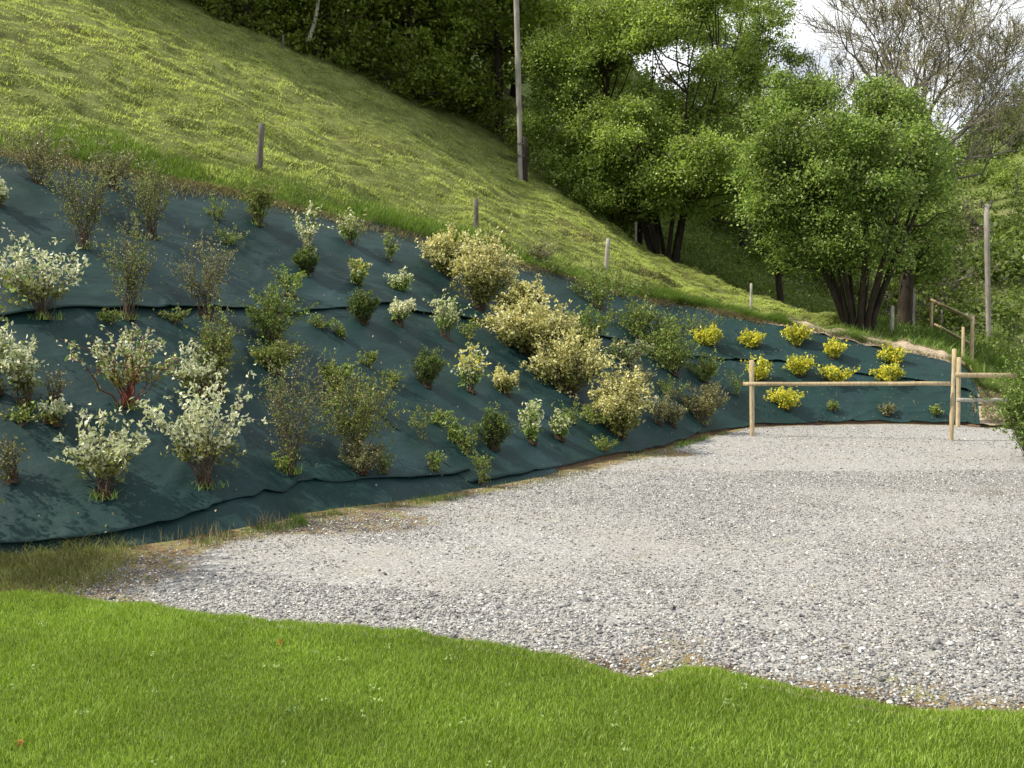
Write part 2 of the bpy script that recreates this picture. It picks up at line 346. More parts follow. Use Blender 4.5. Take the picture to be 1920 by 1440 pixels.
o = link('gravel_yard', gm); o['kind'] = 'structure'
# lawn
lx = np.concatenate([np.linspace(-60, -6, 20), np.linspace(-5.8, 5, 200), np.linspace(5.3, 60, 20)])
tv = np.concatenate([np.linspace(0, .15, 30), np.linspace(.17, 1, 20)])
LX = np.tile(lx, (len(tv), 1)); top = lawn_y(lx); LY = top[None, :]*(1-tv[:, None])+(-40)*tv[:, None]
LZ = -.004+.03*np.clip((top[None, :]-LY)*4, 0, 1)+fbm(LX*.7, LY*.7, 3, 61)*.04*np.clip((top[None, :]-LY)*2, 0, 1) - .03*np.clip(1-(top[None, :]-LY)*10, 0, 1)
o = link('lawn', mk_mesh('lawn', np.stack([LX, LY, LZ], -1).reshape(-1, 3), [grid_faces(*LX.shape)[:, ::-1]], [M['lawn']], smooth=True)); o['kind'] = 'structure'
# side ground right and left of yard
grid_x = np.linspace(14, 60, 12); grid_y = np.linspace(-40, 19, 12); SX, SY = np.meshgrid(grid_x, grid_y)
o = link('side_ground', mk_mesh('side_ground', np.stack([SX, SY, -.36-(SX-14)*.02], -1).reshape(-1, 3), [grid_faces(12, 12)], [M['lawn']])); o['kind'] = 'structure'

# BVH for placing things on the terrain
def bvh(g):
    v = [tuple(p) for p in g.reshape(-1, 3)]; return BVHTree.FromPolygons(v, grid_faces(g.shape[0], g.shape[1]).tolist())
TREES = [bvh(bank[::2, ::2]), bvh(mead[::2, ::2]), bvh(hill)]
def at(px, py):
    """where the line of sight through a pixel meets the terrain"""
    r = ray(px, py).normalized(); o = V((0, 0, CAMH)); best = None
    for b in TREES:
        h = b.ray_cast(o, r)
        if h[0] is not None and (best is None or h[3] < best[1]): best = (h[0], h[3])
    if r.z < 0:
        k = -CAMH/r.z
        if best is None or k < best[1]: best = (o+r*k, k)
    return best[0]
def atd(px, py, d):
    x = (px-960)/FPX*d; return V((x, d, zat(x, d)-.03))
def zat(x, y):
    best = 0 if (y < 18.2 and x < 14) else -9
    for b in TREES:
        h = b.ray_cast(V((x, y, 200)), V((0, 0, -1)))
        if h[0] is not None: best = max(best, h[0].z)
    return best

# ------------------------------------------------------------ fabric sheets
def sheet(name, u0, u1, v0, v1, off, label, nu=240, nv=60, seed=1, lip=.03, v0f=None, v1f=None, uL=0, uR=0):
    us = np.linspace(u0, u1, nu); ts = np.linspace(0, 1, nv)
    U = np.tile(us, (nv, 1)); 
    a0 = v0f(us) if v0f else np.full(nu, v0); a1 = v1f(us) if v1f else np.full(nu, v1)
    Vv = a0[None, :]*(1-ts[:, None])+a1[None, :]*ts[:, None]
    sl = (us-u0)/(u1-u0); U = U+Vv*(uL*(1-sl)+uR*sl)[None, :]
    p = bank_pt(U, np.clip(Vv, -.2, 1.2))
    # folds and sag: real relief in the cloth
    q = fbm(U*2.1, Vv*5, 3, 90+seed)
    fold = np.abs(fbm(U*1.2+Vv*3, Vv*9-U, 3, 95+seed))
    z = off+.035*q+.030*np.exp(-fold*14)
    edge = np.minimum(ts[:, None], 1-ts[:, None])*nv
    z = z+lip*np.exp(-(ts[:, None]*nv)/1.5)
    p[..., 2] += np.maximum(z, .012)
    p[..., 0] += .02*fbm(U*9, Vv*9, 2, 7); 
    me = mk_mesh(name, p.reshape(-1, 3), [grid_faces(nv, nu)], [M['fabric']], smooth=True)
    o = link(name, me); sm = o.modifiers.new('thick', 'SOLIDIFY'); sm.thickness = .006; sm.offset = -1
    tagp(o, label, 'ground sheet', 'weed fabric sheets laid over the bank'); return o
wob = lambda s, am: (lambda u: am*fbm(u*2.3, u*0+s, 3, 5))
topv = lambda u: .985+.05*fbm(u*3.1, u*0+4, 3, 8)
seam = lambda u: np.interp(u, [0, 2, 3, 4, 5, 6, 8, 14], [.40, .42, .46, .50, .535, .55, .50, .45])+.012*fbm(u*2.1, u*0+2, 2, 9)
sheet('fabric_sheet', .5, 13.9, 0, 0, .045, 'dark teal weed fabric along the upper half of the bank, below the meadow edge', 620, 60, 1, .035, v0f=lambda u: seam(u)-.02, v1f=topv)
UJ = 5.05
sheet('fabric_sheet', .5, UJ+.08, 0, 0, .02, 'dark teal weed fabric on the lower left bank under the cream leaved shrubs', 380, 60, 2, .03, v0f=lambda u: np.interp(u, [0, 2, 3, 4, 5.2], [.0, .006, .035, .045, .035])+.010*fbm(u*2.7, u*0+6, 3, 12), v1f=lambda u: seam(u)+.03, uR=-1.7)
sheet('fabric_sheet', UJ, 13.9, 0, 0, .02, 'dark teal weed fabric on the lower right bank, reaching the gravel behind the barrier', 420, 60, 3, .02, v0f=lambda u: .005+.012*fbm(u*2.7, u*0+9, 3, 12), v1f=lambda u: seam(u)+.03, uL=-1.7)
sheet('fabric_sheet', .5, 5.6, 0, 0, .004, 'narrow folded strip of teal weed fabric lying along the foot of the left bank', 260, 16, 4, .03, v0f=lambda u: -.035+.02*fbm(u*2.9, u*0+3, 3, 14), v1f=lambda u: .08+.0*u)

# ------------------------------------------------------------ geometry builders
def tube(pts, rad, ns=6):
    pts = np.asarray([tuple(p) for p in pts], float); rad = np.asarray(rad, float); k = len(pts)
    t = np.gradient(pts, axis=0); t /= np.linalg.norm(t, axis=1)[:, None]+1e-9
    ref = np.array([0, 1, 0.]) if abs(t[0][1]) < .9 else np.array([1, 0, 0.])
    a = np.cross(t, ref); a /= np.linalg.norm(a, axis=1)[:, None]+1e-9; b = np.cross(t, a)
    th = np.linspace(0, 2*math.pi, ns, endpoint=False)
    v = pts[:, None, :]+rad[:, None, None]*(a[:, None, :]*np.cos(th)[None, :, None]+b[:, None, :]*np.sin(th)[None, :, None])
    f = []
    for i in range(k-1):
        for j in range(ns):
            f.append((i*ns+j, i*ns+(j+1) % ns, (i+1)*ns+(j+1) % ns, (i+1)*ns+j))
    return v.reshape(-1, 3), np.array(f)
class Q:
    def __init__(s): s.v = []; s.f = []; s.m = []; s.n = 0
    def add(s, v, f, m=0):
        v = np.asarray(v, float); f = np.asarray(f, int)
        if not len(v): return
        s.v.append(v); s.f.append(f+s.n); s.m.append(np.full(len(f), m)); s.n += len(v)
    def build(s, name, mats, smooth=False):
        return mk_mesh(name, np.concatenate(s.v), [np.concatenate(s.f)], mats, np.concatenate(s.m), smooth)
def leaves(rng, c, ax, L, W, fold=.25, spread=.7, up=.35):
    """c (N,3) centres, ax (N,3) preferred axis -> diamond leaves"""
    n = len(c)
    a = ax*(1-spread)+rng.normal(size=(n, 3))*spread*.6; a[:, 2] += up*.3
    a /= np.linalg.norm(a, axis=1)[:, None]+1e-9
    nn = rng.normal(size=(n, 3)); nn[:, 2] += up*2.2
    b = np.cross(nn, a); b /= np.linalg.norm(b, axis=1)[:, None]+1e-9
    nn = np.cross(a, b)
    L = L*rng.uniform(.65, 1.25, n)[:, None]; Wd = W*rng.uniform(.7, 1.2, n)[:, None]
    base = c-a*L*.5; tip = c+a*L*.5-nn*L*.08
    l = c+b*Wd*.5+nn*Wd*fold-a*L*.05; r = c-b*Wd*.5+nn*Wd*fold-a*L*.05
    v = np.stack([base, l, tip, r], 1).reshape(-1, 3)
    i = np.arange(n)[:, None]*4
    return v, np.concatenate([i, i+1, i+2, i+3], 1)
def unit(v): return v/(np.linalg.norm(v)+1e-9)

def blades(rng, base, h, wd, lean, seg2=True, tilt=None):
    """grass blades; base (N,3)"""
    n = len(base); th = rng.uniform(0, 2*math.pi, n)
    h = h*rng.uniform(.5, 1.25, n); wd = wd*rng.uniform(.7, 1.3, n)
    ph = rng.uniform(0, 2*math.pi, n); ln = lean*rng.uniform(.2, 1.3, n)*h
    dx = np.stack([np.cos(th)*wd*.5, np.sin(th)*wd*.5, np.zeros(n)], 1)
    off = np.stack([np.cos(ph)*ln, np.sin(ph)*ln, np.zeros(n)], 1)
    if tilt is not None: off = off+np.asarray(tilt)[None, :]*h[:, None]
    up = np.zeros((n, 3)); up[:, 2] = h
    if seg2:
        v = np.stack([base-dx, base+dx, base+dx*.75+up*.55+off*.3, base-dx*.75+up*.55+off*.3, base+up*.97+off], 1).reshape(-1, 3)
        i = np.arange(n)[:, None]*5
        return v, [np.concatenate([i, i+1, i+2, i+3], 1), np.concatenate([i+3, i+2, i+4], 1)]
    v = np.stack([base-dx, base+dx, base+up+off], 1).reshape(-1, 3); i = np.arange(n)[:, None]*3
    return v, [np.concatenate([i, i+1, i+2], 1)]

# ------------------------------------------------------------ trees
def rand_in(rng, e, shell=.55):
    while True:
        p = rng.uniform(-1, 1, 3); r = np.linalg.norm(p)
        if shell*rng.random() < r <= 1: return np.array(e[:3])+p*np.array(e[3:])
def clump_crown(rng, ells, ncl, per, leaf, rc, flat=.6, hole=0.0, zmin=0.0):
    if hole < .13: hole = 0
    ells = list(ells); sub = []
    for e in ells:
        for _ in range(13):
            dv = rng.normal(size=3); dv /= np.linalg.norm(dv); k = rng.uniform(.22, .42); c = np.array(e[:3])+dv*np.array(e[3:])*rng.uniform(.78, 1.18)
            sub.append((*c, e[3]*k, e[4]*k, e[5]*k*.62))
    main = [(*e[:3], e[3]*.82, e[4]*.82, e[5]*.82) for e in ells]; ells = main+sub
    vol = np.array([e[3]*e[4]*e[5] for e in ells])**.8; vol[:len(main)] *= .33; vol /= vol.sum()
    cl = []
    while len(cl) < ncl:
        e = ells[rng.choice(len(ells), p=vol)]; p = rand_in(rng, e)
        if p[2] < zmin+.25*rng.normal(): continue
        if hole and vnoise(p[0]*.8+p[1]*.3, p[2]*.8, int(hole*1000)) < -.5+hole: continue
        cl.append(p)
    cl = np.array(cl)
    r = rc*rng.uniform(.35, 1.3, ncl)
    wv_ = rng.uniform(.35, 1.0, ncl)
    cen = np.repeat(cl, per, 0); rr = np.repeat(r, per)[:, None]
    off = rng.normal(size=(ncl*per, 3))*.5; off[:, 2] *= flat
    off[:, 2] -= .25*(off[:, 0]**2+off[:, 1]**2)
    pts = cen+off*rr
    ax = off+np.array([0, 0, -.15])
    return cl, leaves(rng, pts, ax, leaf, leaf*.62, spread=.6, up=.4)
def tree_parts(seed, ells, ncl, per, leaf, rc, trunks, bark, leafm, flat=.6, limbs=40, hole=0.0, trunk_bend=.25, nlimbrad=.035, zmin=0.0):
    rng = np.random.default_rng(seed)
    cl, (lv, lf) = clump_crown(rng, ells, ncl, per, leaf, rc, flat, hole, zmin)
    q = Q(); q.add(lv, lf); crown = q.build('crown', [leafm])
    q = Q(); tops = []
    for (x0, y0, x1, y1, h, r) in trunks:
        n = 9; pts = []; rad = []
        bx, by = rng.normal(size=2)*trunk_bend
        for i in range(n):
            t = i/(n-1)
            pts.append((x0+(x1-x0)*t**1.3+bx*math.sin(t*3.1)*t, y0+(y1-y0)*t**1.3+by*math.sin(t*2.7)*t, -.25+(h+.25)*t))
            rad.append(r*(1.35 if i == 0 else 1)*(1-.82*t)+.012)
        v, f = tube(pts, rad, 9); q.add(v, f); tops.append((pts, rad))
    sel = rng.permutation(len(cl))[:limbs]
    for s in sel:
        p = cl[s]; pts, rad = tops[rng.integers(len(tops))]
        best = min(tops, key=lambda t: min(np.linalg.norm(np.array(a)-p) for a in t[0])); pts, rad = best
        i = int(np.clip(np.searchsorted([a[2] for a in pts], p[2]*.72), 2, 8)); a = np.array(pts[i])
        m = a*.5+p*.5+np.array([0, 0, -.12*np.linalg.norm(p-a)])+rng.normal(size=3)*.12
        v, f = tube([a, a*.6+m*.4+rng.normal(size=3)*.04, m, m*.4+p*.6+rng.normal(size=3)*.05, p], [max(rad[i]*.5, .03), max(rad[i]*.4, .026), nlimbrad*.7, nlimbrad*.5, .008], 5); q.add(v, f)
    trunk = q.build('trunk', [bark], True)
    return trunk, crown
def put_tree(name, label, loc, parts, group=None, rz=0, s=1, cat='tree'):
    r = empty(name, loc, rz); r.scale = (s, s, s); tagp(r, label, cat, group)
    link('trunk', parts[0], r); c = link('crown', parts[1], r)
    return r
def branching(rng, q, tips, p, d, L, r, depth, ns=5, spread=.55, up=.12):
    n = 4; pts = [p]; rad = [r]
    for i in range(n):
        d = unit(d+rng.normal(size=3)*.13+np.array([0, 0, up*.3])); d[2] = max(d[2], .12); p = p+d*L/n; pts.append(p); rad.append(r*(1-.38*(i+1)/n))
    v, f = tube(pts, rad, ns if depth > 3 else 4 if depth > 1 else 3); q.add(v, f)
    if depth <= 1: tips.extend([(x, d) for x in pts[1:]])
    if depth == 0: return
    for k in range(3 if depth > 1 else 4):
        j = rng.integers(2, n+1) if k else n
        nd = d+rng.normal(size=3)*spread+np.array([0, 0, up]); nd[2] = nd[2] if nd[2] > .05 else abs(nd[2])*.5+.05; nd = unit(nd)
        branching(rng, q, tips, pts[j], nd, L*rng.uniform(.6, .85), max(rad[j]*.68, .013), depth-1, ns, spread, up)

# --- the two big coppiced trees on the crest, and their neighbours
b1 = atd(1245, 478, 33.5); s1 = b1.y/FPX      # metres per photo pixel at the tree
print('tree1', b1, 'm/px', s1)
def E(b, s, px, py, rx, ry, dy=0, ryy=None, bx=None, by=None):
    """ellipsoid (local) from photo-size numbers: centre px,py; radii in px"""
    return ((px-bx)*s, dy, (by-py)*s, rx*s, (ryy or rx)*s, ry*s)
k1 = dict(bx=1245, by=478)
ell1 = [E(b1, s1, 1130, 190, 135, 150, -.5, **k1), E(b1, s1, 1240, 110, 150, 190, .6, **k1), E(b1, s1, 1265, 290, 150, 110, -.6, **k1), E(b1, s1, 1080, 300, 85, 75, -.3, **k1), E(b1, s1, 1330, 30, 110, 170, .8, **k1), E(b1, s1, 1175, 350, 90, 55, -.8, **k1), E(b1, s1, 1350, 330, 80, 80, .2, **k1), E(b1, s1, 1180, -20, 130, 110, 1, **k1), E(b1, s1, 1045, 180, 65, 100, 0, **k1), E(b1, s1, 1110, 60, 95, 95, .3, **k1)]
rng = np.random.default_rng(5)
tr = []
for i in range(9):
    a_ = i/9*6.28; r0 = .34; tr.append((r0*math.cos(a_), r0*.6*math.sin(a_), 1.9*math.cos(a_)+rng.normal()*.3, 1.5*math.sin(a_), rng.uniform(4.2, 6.5), rng.uniform(.07, .12)))
put_tree('coppiced_tree', 'big spring green tree with clumped dark stems at the meadow crest, right of tall pole', b1, tree_parts(1, ell1, 2300, 85, .105, .55, tr, M['bark'], M['leaf_tree'], .6, 110, .27, zmin=100*s1))
b = atd(1196, 452, 34.2)
k_ = dict(bx=1196, by=452); s = b.y/FPX
put_tree('young_tree', 'slim dark stemmed young tree just left of the clumped trunks of the big tree', b, tree_parts(2, [E(b, s, 1190, 340, 60, 55, 0, **k_), E(b, s, 1200, 250, 50, 70, 0, **k_)], 80, 80, .10, .5, [(0, 0, .1, 0, 4.2, .13)], M['bark'], M['leaf_tree'], .6, 14))
b2 = at(1611, 612); s2 = b2.y/FPX; k2 = dict(bx=1611, by=612)
ell2 = [E(b2, s2, 1540, 330, 125, 120, -.3, **k2), E(b2, s2, 1640, 430, 125, 85, -.5, **k2), E(b2, s2, 1590, 230, 110, 80, .5, **k2), E(b2, s2, 1480, 280, 70, 90, .4, **k2), E(b2, s2, 1560, 470, 90, 55, -.2, **k2), E(b2, s2, 1655, 300, 95, 100, 0, **k2), E(b2, s2, 1450, 400, 50, 60, 0, **k2), E(b2, s2, 1700, 480, 55, 50, -.3, **k2), E(b2, s2, 1480, 190, 55, 60, .8, **k2), E(b2, s2, 1640, 200, 60, 50, .6, **k2), E(b2, s2, 1430, 320, 45, 60, .2, **k2), E(b2, s2, 1750, 400, 35, 50, 0, **k2)]
tr = []
for i in range(11):
    a_ = i/11*6.28; r0 = .26; tr.append((r0*math.cos(a_), r0*.6*math.sin(a_), 1.5*math.cos(a_)+rng.normal()*.2, 1.2*math.sin(a_), rng.uniform(2.6, 4.0), rng.uniform(.05, .085)))
put_tree('coppiced_tree', 'rounded deep green tree on a thick bundle of dark stems beside the white post', b2, tree_parts(3, ell2, 1150, 85, .085, .50, tr, M['bark'], M['leaf_tree2'], .6, 80, .31, zmin=118*s2))
b3 = atd(1692, 606, 27.5); s3 = b3.y/FPX; k3 = dict(bx=1692, by=606)
ell3 = [E(b3, s3, 1715, 400, 70, 90, .6, **k3), E(b3, s3, 1725, 290, 60, 80, .9, **k3), E(b3, s3, 1740, 450, 45, 45, .3, **k3), E(b3, s3, 1680, 200, 55, 60, 1, **k3)]
put_tree('leaning_tree', 'dark single trunked tree leaning slightly right, behind the white post', b3, tree_parts(4, ell3, 300, 80, .10, .5, [(0, 0, .75, .3, 6.0, .22)], M['bark'], M['leaf_tree2'], .6, 40, .1))
b = atd(1467, 548, 31.5); s = b.y/FPX; k_ = dict(bx=1467, by=548)
put_tree('young_tree', 'slim bare lower trunk of a young tree between the two big leafy trees', b, tree_parts(6, [E(b, s, 1440, 380, 65, 60, 0, **k_), E(b, s, 1430, 300, 45, 50, 0, **k_)], 110, 80, .10, .5, [(0, 0, -.55, 0, 4.6, .12)], M['bark'], M['leaf_tree2'], .6, 20))
# darker tree behind the big one
s = 44/FPX; zb = zat(10.2, 44); b = V((10.2, 44, zb)); by_ = 620-(zb-CAMH)/44*FPX; bx_ = 960+10.2/44*FPX; k_ = dict(bx=bx_, by=by_)
put_tree('tall_tree', 'tall loosely branched darker tree rising thinly leafed behind the big spring green tree', b, tree_parts(7, [E(b, s, 1385, 60, 80, 140, 0, **k_), E(b, s, 1440, 170, 70, 100, 0, **k_), E(b, s, 1400, 270, 100, 90, 0, **k_), E(b, s, 1340, 60, 70, 100, 0, **k_), E(b, s, 1490, 230, 50, 60, 0, **k_)], 620, 70, .11, .5, [(0, 0, .4, 0, 11.0, .28)], M['bark'], M['leaf_tree2'], .55, 90, .2))
# sparse budding tree against the sky
b = V((17.1, 43, zat(17.1, 43))); rng = np.random.default_rng(12); q = Q(); tips = []
p = np.array([0, 0, -.3]); pts = [p]; rad = [.25]
for i in range(6):
    p = p+np.array([.02, 0, 1.62])+rng.normal(size=3)*.05; pts.append(p); rad.append(.25-.016*i)
v_, f_ = tube(pts, rad, 9); q.add(v_, f_)
for k in range(13):
    an = k/13*6.28*3+rng.normal()*.2
    branching(rng, q, tips, pts[4+k % 3], unit(np.array([math.cos(an)*(.50 if math.cos(an) > 0 else .95), math.sin(an)*.5, rng.uniform(.35, 1.1)])), rng.uniform(2.5, 3.4), .105, 5, 6, .52, .12)
branching(rng, q, tips, pts[-1], np.array([0, 0, 1.]), 2.6, .17, 5, 6, .5, .15)
trk = q.build('trunk', [M['bark_grey']], True)
tp = np.array([t[0] for t in tips]); td = np.array([t[1] for t in tips]); idx = rng.integers(0, len(tp), 34000)
lv, lf = leaves(rng, tp[idx]+rng.normal(size=(len(idx), 3))*.10, td[idx], .085, .04)
q = Q(); q.add(lv, lf); put_tree('budding_tree', 'tall greyish brown tree in early bud with bare branches spread against the white sky', b, (trk, q.build('crown', [M['leaf_brown']])))
# branch ends entering at the right edge: a tree standing just outside the frame
b = V((23.5, 41, zat(23.5, 41)))
put_tree('edge_tree', 'thinly leafed tree whose branch tips enter at the right edge of the sky', b, tree_parts(15, [(0, 0, 9.2, 1.5, 1.5, 1.6), (-.3, 0, 11.2, 1.3, 1.3, 1.6)], 110, 36, .14, .55, [(0, 0, 0, 0, 9, .22)], M['bark_grey'], M['leaf_far'], .6, 14))

# woods beyond the meadow: individual trees sharing a few builds
wv = []
for i in range(5):
    hgt = 9+1.2*i % 3
    ells = [(0, 0, 6.0, 2.4, 2.4, 3.6), (.8, .3, 3.4, 2.2, 2.0, 2.2), (-.9, -.2, 4.2, 2.0, 2.0, 2.4), (.2, 0, 8.6, 1.5, 1.5, 1.8)]
    wv.append(tree_parts(30+i, ells, 260, 44, .20, .75, [(0, 0, .3, .2, 9.0, .17)], M['bark'], [M['leaf_wood'], M['leaf_wood'], M['leaf_tree2'], M['leaf_wood'], M['leaf_brown']][i], .6, 26, .12))
wn_ = ['dark leafed woodland tree on the edge of the shaded wood above the meadow', 'dark leafed woodland tree on the edge of the shaded wood above the meadow', 'dark leafed woodland tree on the edge of the shaded wood above the meadow', 'dark leafed woodland tree on the edge of the shaded wood above the meadow', 'brownish budding woodland tree among the dark trees above the meadow']
rng = np.random.default_rng(77); cnt = 0; fr_ = 0; ORD = ['first', 'second', 'third', 'fourth', 'fifth', 'sixth', 'seventh']
def crest_y(x): return float(np.interp(x, Cs[:, 0], Cs[:, 1]))
for row, (dy, stp) in enumerate(((2.0, 2.6), (5.5, 3.1), (10, 3.6), (16, 4.4))):
    x = -30.0
    while x < 4.0+row*1.3:
        x += stp*rng.uniform(.75, 1.25); y = crest_y(x)+dy+rng.normal()*.7
        if x > (.55+.045*(y-36) if row < 2 else 6.5): continue
        k = int(rng.choice(5, p=[.3, .3, .08, .2, .12])); sc_ = rng.uniform(.85, 1.25)
        if x > -2.5: sc_ *= .85 if row < 2 else .8
        lab_ = wn_[k]
        if row == 0 and -8.0 < x: lab_ = ORD[fr_]+' tree of the shaded wood edge to the right of the leaning birch'; fr_ += 1
        elif row == 0 and x > -13: lab_ = 'dark woodland tree at the meadow edge to the left of the leaning birch'
        put_tree('woodland_tree', lab_, V((x, y, zat(x, y)-.1)), wv[k], 'trees of the shaded wood' if k != 4 else 'budding trees of the shaded wood', rng.uniform(0, 6.28), sc_); cnt += 1
print('woods', cnt)
# undergrowth at wood edge
ubs = [tree_parts(50+i, [(0, 0, 1.0, 1.5, 1.2, 1.1), (.6, .2, .7, 1.1, 1, .8)], 70, 40, .14, .5, [(0, 0, .1, 0, 1.2, .05), (.1, 0, .6, .1, 1.2, .04)], M['twig'], [M['leaf_wood'], M['leaf_tree2'], M['leaf_far']][i], .6, 14) for i in range(3)]
for x in np.arange(-24, 3.5, 1.5):
    x = x+rng.normal()*.3; y = crest_y(x)+.9+abs(rng.normal())*.8
    put_tree('undergrowth_bush', 'low dark bush in the undergrowth where the meadow meets the wood', V((x, y, zat(x, y)-.1)), ubs[0], 'undergrowth bushes along the wood edge', rng.uniform(0, 6.28), rng.uniform(.7, 1.3), cat='bush')
# birch trunk leaning, and thin stems
def stem_tree(px0, py0, px1, py1, d, wpx, bark, label, name='birch_tree'):
    a0, a1 = P(px0, py0, d), P(px1, py1, d); s = d/FPX; ext = a1+(a1-a0)*.9
    q = Q(); ps = [a0-a0, (a1-a0)*.5+V((.06, 0, 0)), a1-a0, ext-a0]; rr = [wpx*s*.5, wpx*s*.45, wpx*s*.38, .02]
    v, f = tube(ps, rr, 8); q.add(v, f); rg = np.random.default_rng(int(px0))
    for k in range(9):
        t = rg.uniform(.45, 1); o_ = np.array(tuple((ext-a0)*t)); e_ = o_+rg.normal(size=3)*.7+np.array([0, 0, .5])
        v, f = tube([o_, (o_+e_)/2+rg.normal(size=3)*.05, e_], [.025, .015, .005], 4); q.add(v, f)
    tm = q.build('trunk', [bark], True); cen = np.array(tuple(ext-a0)); pts = cen+rg.normal(size=(900, 3))*np.array([.9, .8, .8]); lv, lf = leaves(rg, pts, pts-cen, .1, .06); q = Q(); q.add(lv, lf)
    return put_tree(name, label, a0, (tm, q.build('crown', [M['leaf_wood']])))
stem_tree(578, 78, 597, 0, 33.6, 8, M['birch'], 'pale birch trunk leaning right at the edge of the dark wood')
stem_tree(450, 30, 453, -10, 34.0, 4, M['bark_grey'], 'thin grey stem at the dark wood edge, left of the leaning birch', 'thin_tree')

# midground vegetation seen between the crest trees, far hillside trees
fv = []
for i in range(4):
    fv.append(tree_parts(60+i, [(0, 0, 3.4, 2.2, 2.2, 2.6), (.9, .2, 2.2, 1.7, 1.6, 1.5), (-.8, 0, 2.6, 1.5, 1.6, 1.7)], 110, 34, .26, .7, [(0, 0, .2, 0, 3.6, .13)], M['bark_grey'], [M['leaf_far'], M['leaf_tree'], M['leaf_far'], M['leaf_far2']][i], .6, 20, .1))
rng = np.random.default_rng(99)
mid = [(1330, 500, 46), (1385, 520, 50), (1430, 545, 48), (1500, 560, 50), (1545, 575, 52), (1300, 470, 52), (1420, 500, 58), (1350, 470, 60), (1660, 600, 48), (1540, 540, 62), (1480, 520, 64), (1730, 590, 56), (1765, 600, 50), (1600, 560, 66), (1745, 560, 70), (1640, 560, 72), (1780, 610, 62), (1700, 560, 80), (1795, 560, 84), (1770, 520, 92)]
mlab = {0: 'light green bush on the slope seen beneath the crest tree crowns', 3: 'brownish twiggy bush on the slope beyond the crest trees'}
for i, (px_, py_, d_) in enumerate(mid):
    x = (px_-960)/FPX*d_; k = i % 4
    put_tree('slope_bush', mlab.get(k, mlab[0]), V((x, d_, zat(x, d_)-.2)), fv[k], 'light bushes beyond the crest trees' if k != 3 else 'brown bushes beyond the crest trees', rng.uniform(0, 6.28), rng.uniform(.75, 1.2)*(.6 if d_ < 50 else 1), cat='bush')
n = 0
for i in range(400):
    if n >= 120: break
    d_ = rng.uniform(95, 172); px_ = rng.uniform(1250, 1990); x = (px_-960)/FPX*d_
    dens = vnoise(np.array([x*.06]), np.array([d_*.06]), 4)[0]
    if dens < -.1 and d_ < 150: continue
    k = int(rng.choice([0, 2, 3], p=[.4, .3, .3])); n += 1
    z = zat(x, d_)
    put_tree('hillside_tree', 'small pale green tree on the far hillside across the valley' if k != 3 else 'small brownish bare looking tree on the far hillside across the valley', V((x, d_, z-.3)), fv[k], 'green trees on the far hillside' if k != 3 else 'brown trees on the far hillside', rng.uniform(0, 6.28), rng.uniform(.8, 1.6))
n = 26000; d_ = rng.uniform(80, 185, n); x_ = (rng.uniform(1200, 2000, n)-960)/FPX*d_; kp = vnoise(x_*.05, d_*.05, 4)+.6*vnoise(x_*.2, d_*.2, 5) > -.12; x_, d_ = x_[kp], d_[kp]
hb = bvh(hill); pz = []
for a_, b_ in zip(x_, d_):
    h_ = hb.ray_cast(V((a_, b_, 200)), V((0, 0, -1)))[0]; pz.append(h_.z if h_ else -9)
pz = np.array(pz); hgt = rng.uniform(.3, 2.6, len(pz)); pts = np.repeat(np.stack([x_, d_, pz+hgt], 1), 6, 0); pts = pts+rng.normal(size=pts.shape)*np.array([.8, .8, .45])
v_, f_ = leaves(rng, pts, rng.normal(size=pts.shape), .55, .38); o = link('hillside_scrub', mk_mesh('hillside_scrub', v_, [f_], [M['leaf_far']])); tagp(o, 'pale green scrub covering the far hillside', 'scrub', kind='stuff')
n = 5200; kk = rng.uniform(8.2, 14.6, n); tt = rng.uniform(.02, 1, n); ii = (kk/(K-1)*(NU-1)).astype(int); p = Ds[ii]*(1-tt[:, None])+Rs[ii]*tt[:, None]
kp = vnoise(p[:, 0]*.35, p[:, 1]*.35, 141)+.6*vnoise(p[:, 0]*1.2, p[:, 1]*1.2, 142) > -.05; p = p[kp]
pts = np.repeat(p+np.stack([0*p[:, 0], 0*p[:, 0], rng.uniform(.1, .8, len(p))], 1), 22, 0); pts = pts+rng.normal(size=pts.shape)*np.array([.35, .35, .16])
v_, f_ = leaves(rng, pts, rng.normal(size=pts.shape), .14, .07); o = link('slope_scrub', mk_mesh('slope_scrub', v_, [f_], [M['leaf_far']])); tagp(o, 'light green rough growth on the slope behind the crest trees', 'scrub', kind='stuff')
# bushes near the pole at right
for (px_, py_, k, sc_, lab) in ((1900, 640, 0, .55, 'bright green bush right of the far utility pole'), (1815, 470, 3, .8, 'brownish bush left of the far utility pole top'), (1895, 470, 0, .9, 'rounded green tree high on the slope right of the far utility pole'), (1905, 370, 1, 1.1, 'leafy green tree at the right edge under the hill ridge')):
    b = at(px_, py_); put_tree('slope_tree', lab, b, fv[k], None, 1.0, sc_)
b = at(1880, 528); sh = empty('field_shelter', b); tagp(sh, 'tiny shelter with a pale roof on the far hillside right of the utility pole', 'shelter'); s = b.y/FPX
def box(x0, x1, y0, y1, z0, z1):
    v = [(x, y, z) for x in (x0, x1) for y in (y0, y1) for z in (z0, z1)]
    return v, [(0, 1, 3, 2), (4, 6, 7, 5), (0, 4, 5, 1), (2, 3, 7, 6), (0, 2, 6, 4), (1, 5, 7, 3)]
q = Q(); q.add(*box(-7*s, 7*s, 0, 12*s, -1, 6*s)); link('wall', q.build('wall', [M['shed_wall']]), sh)
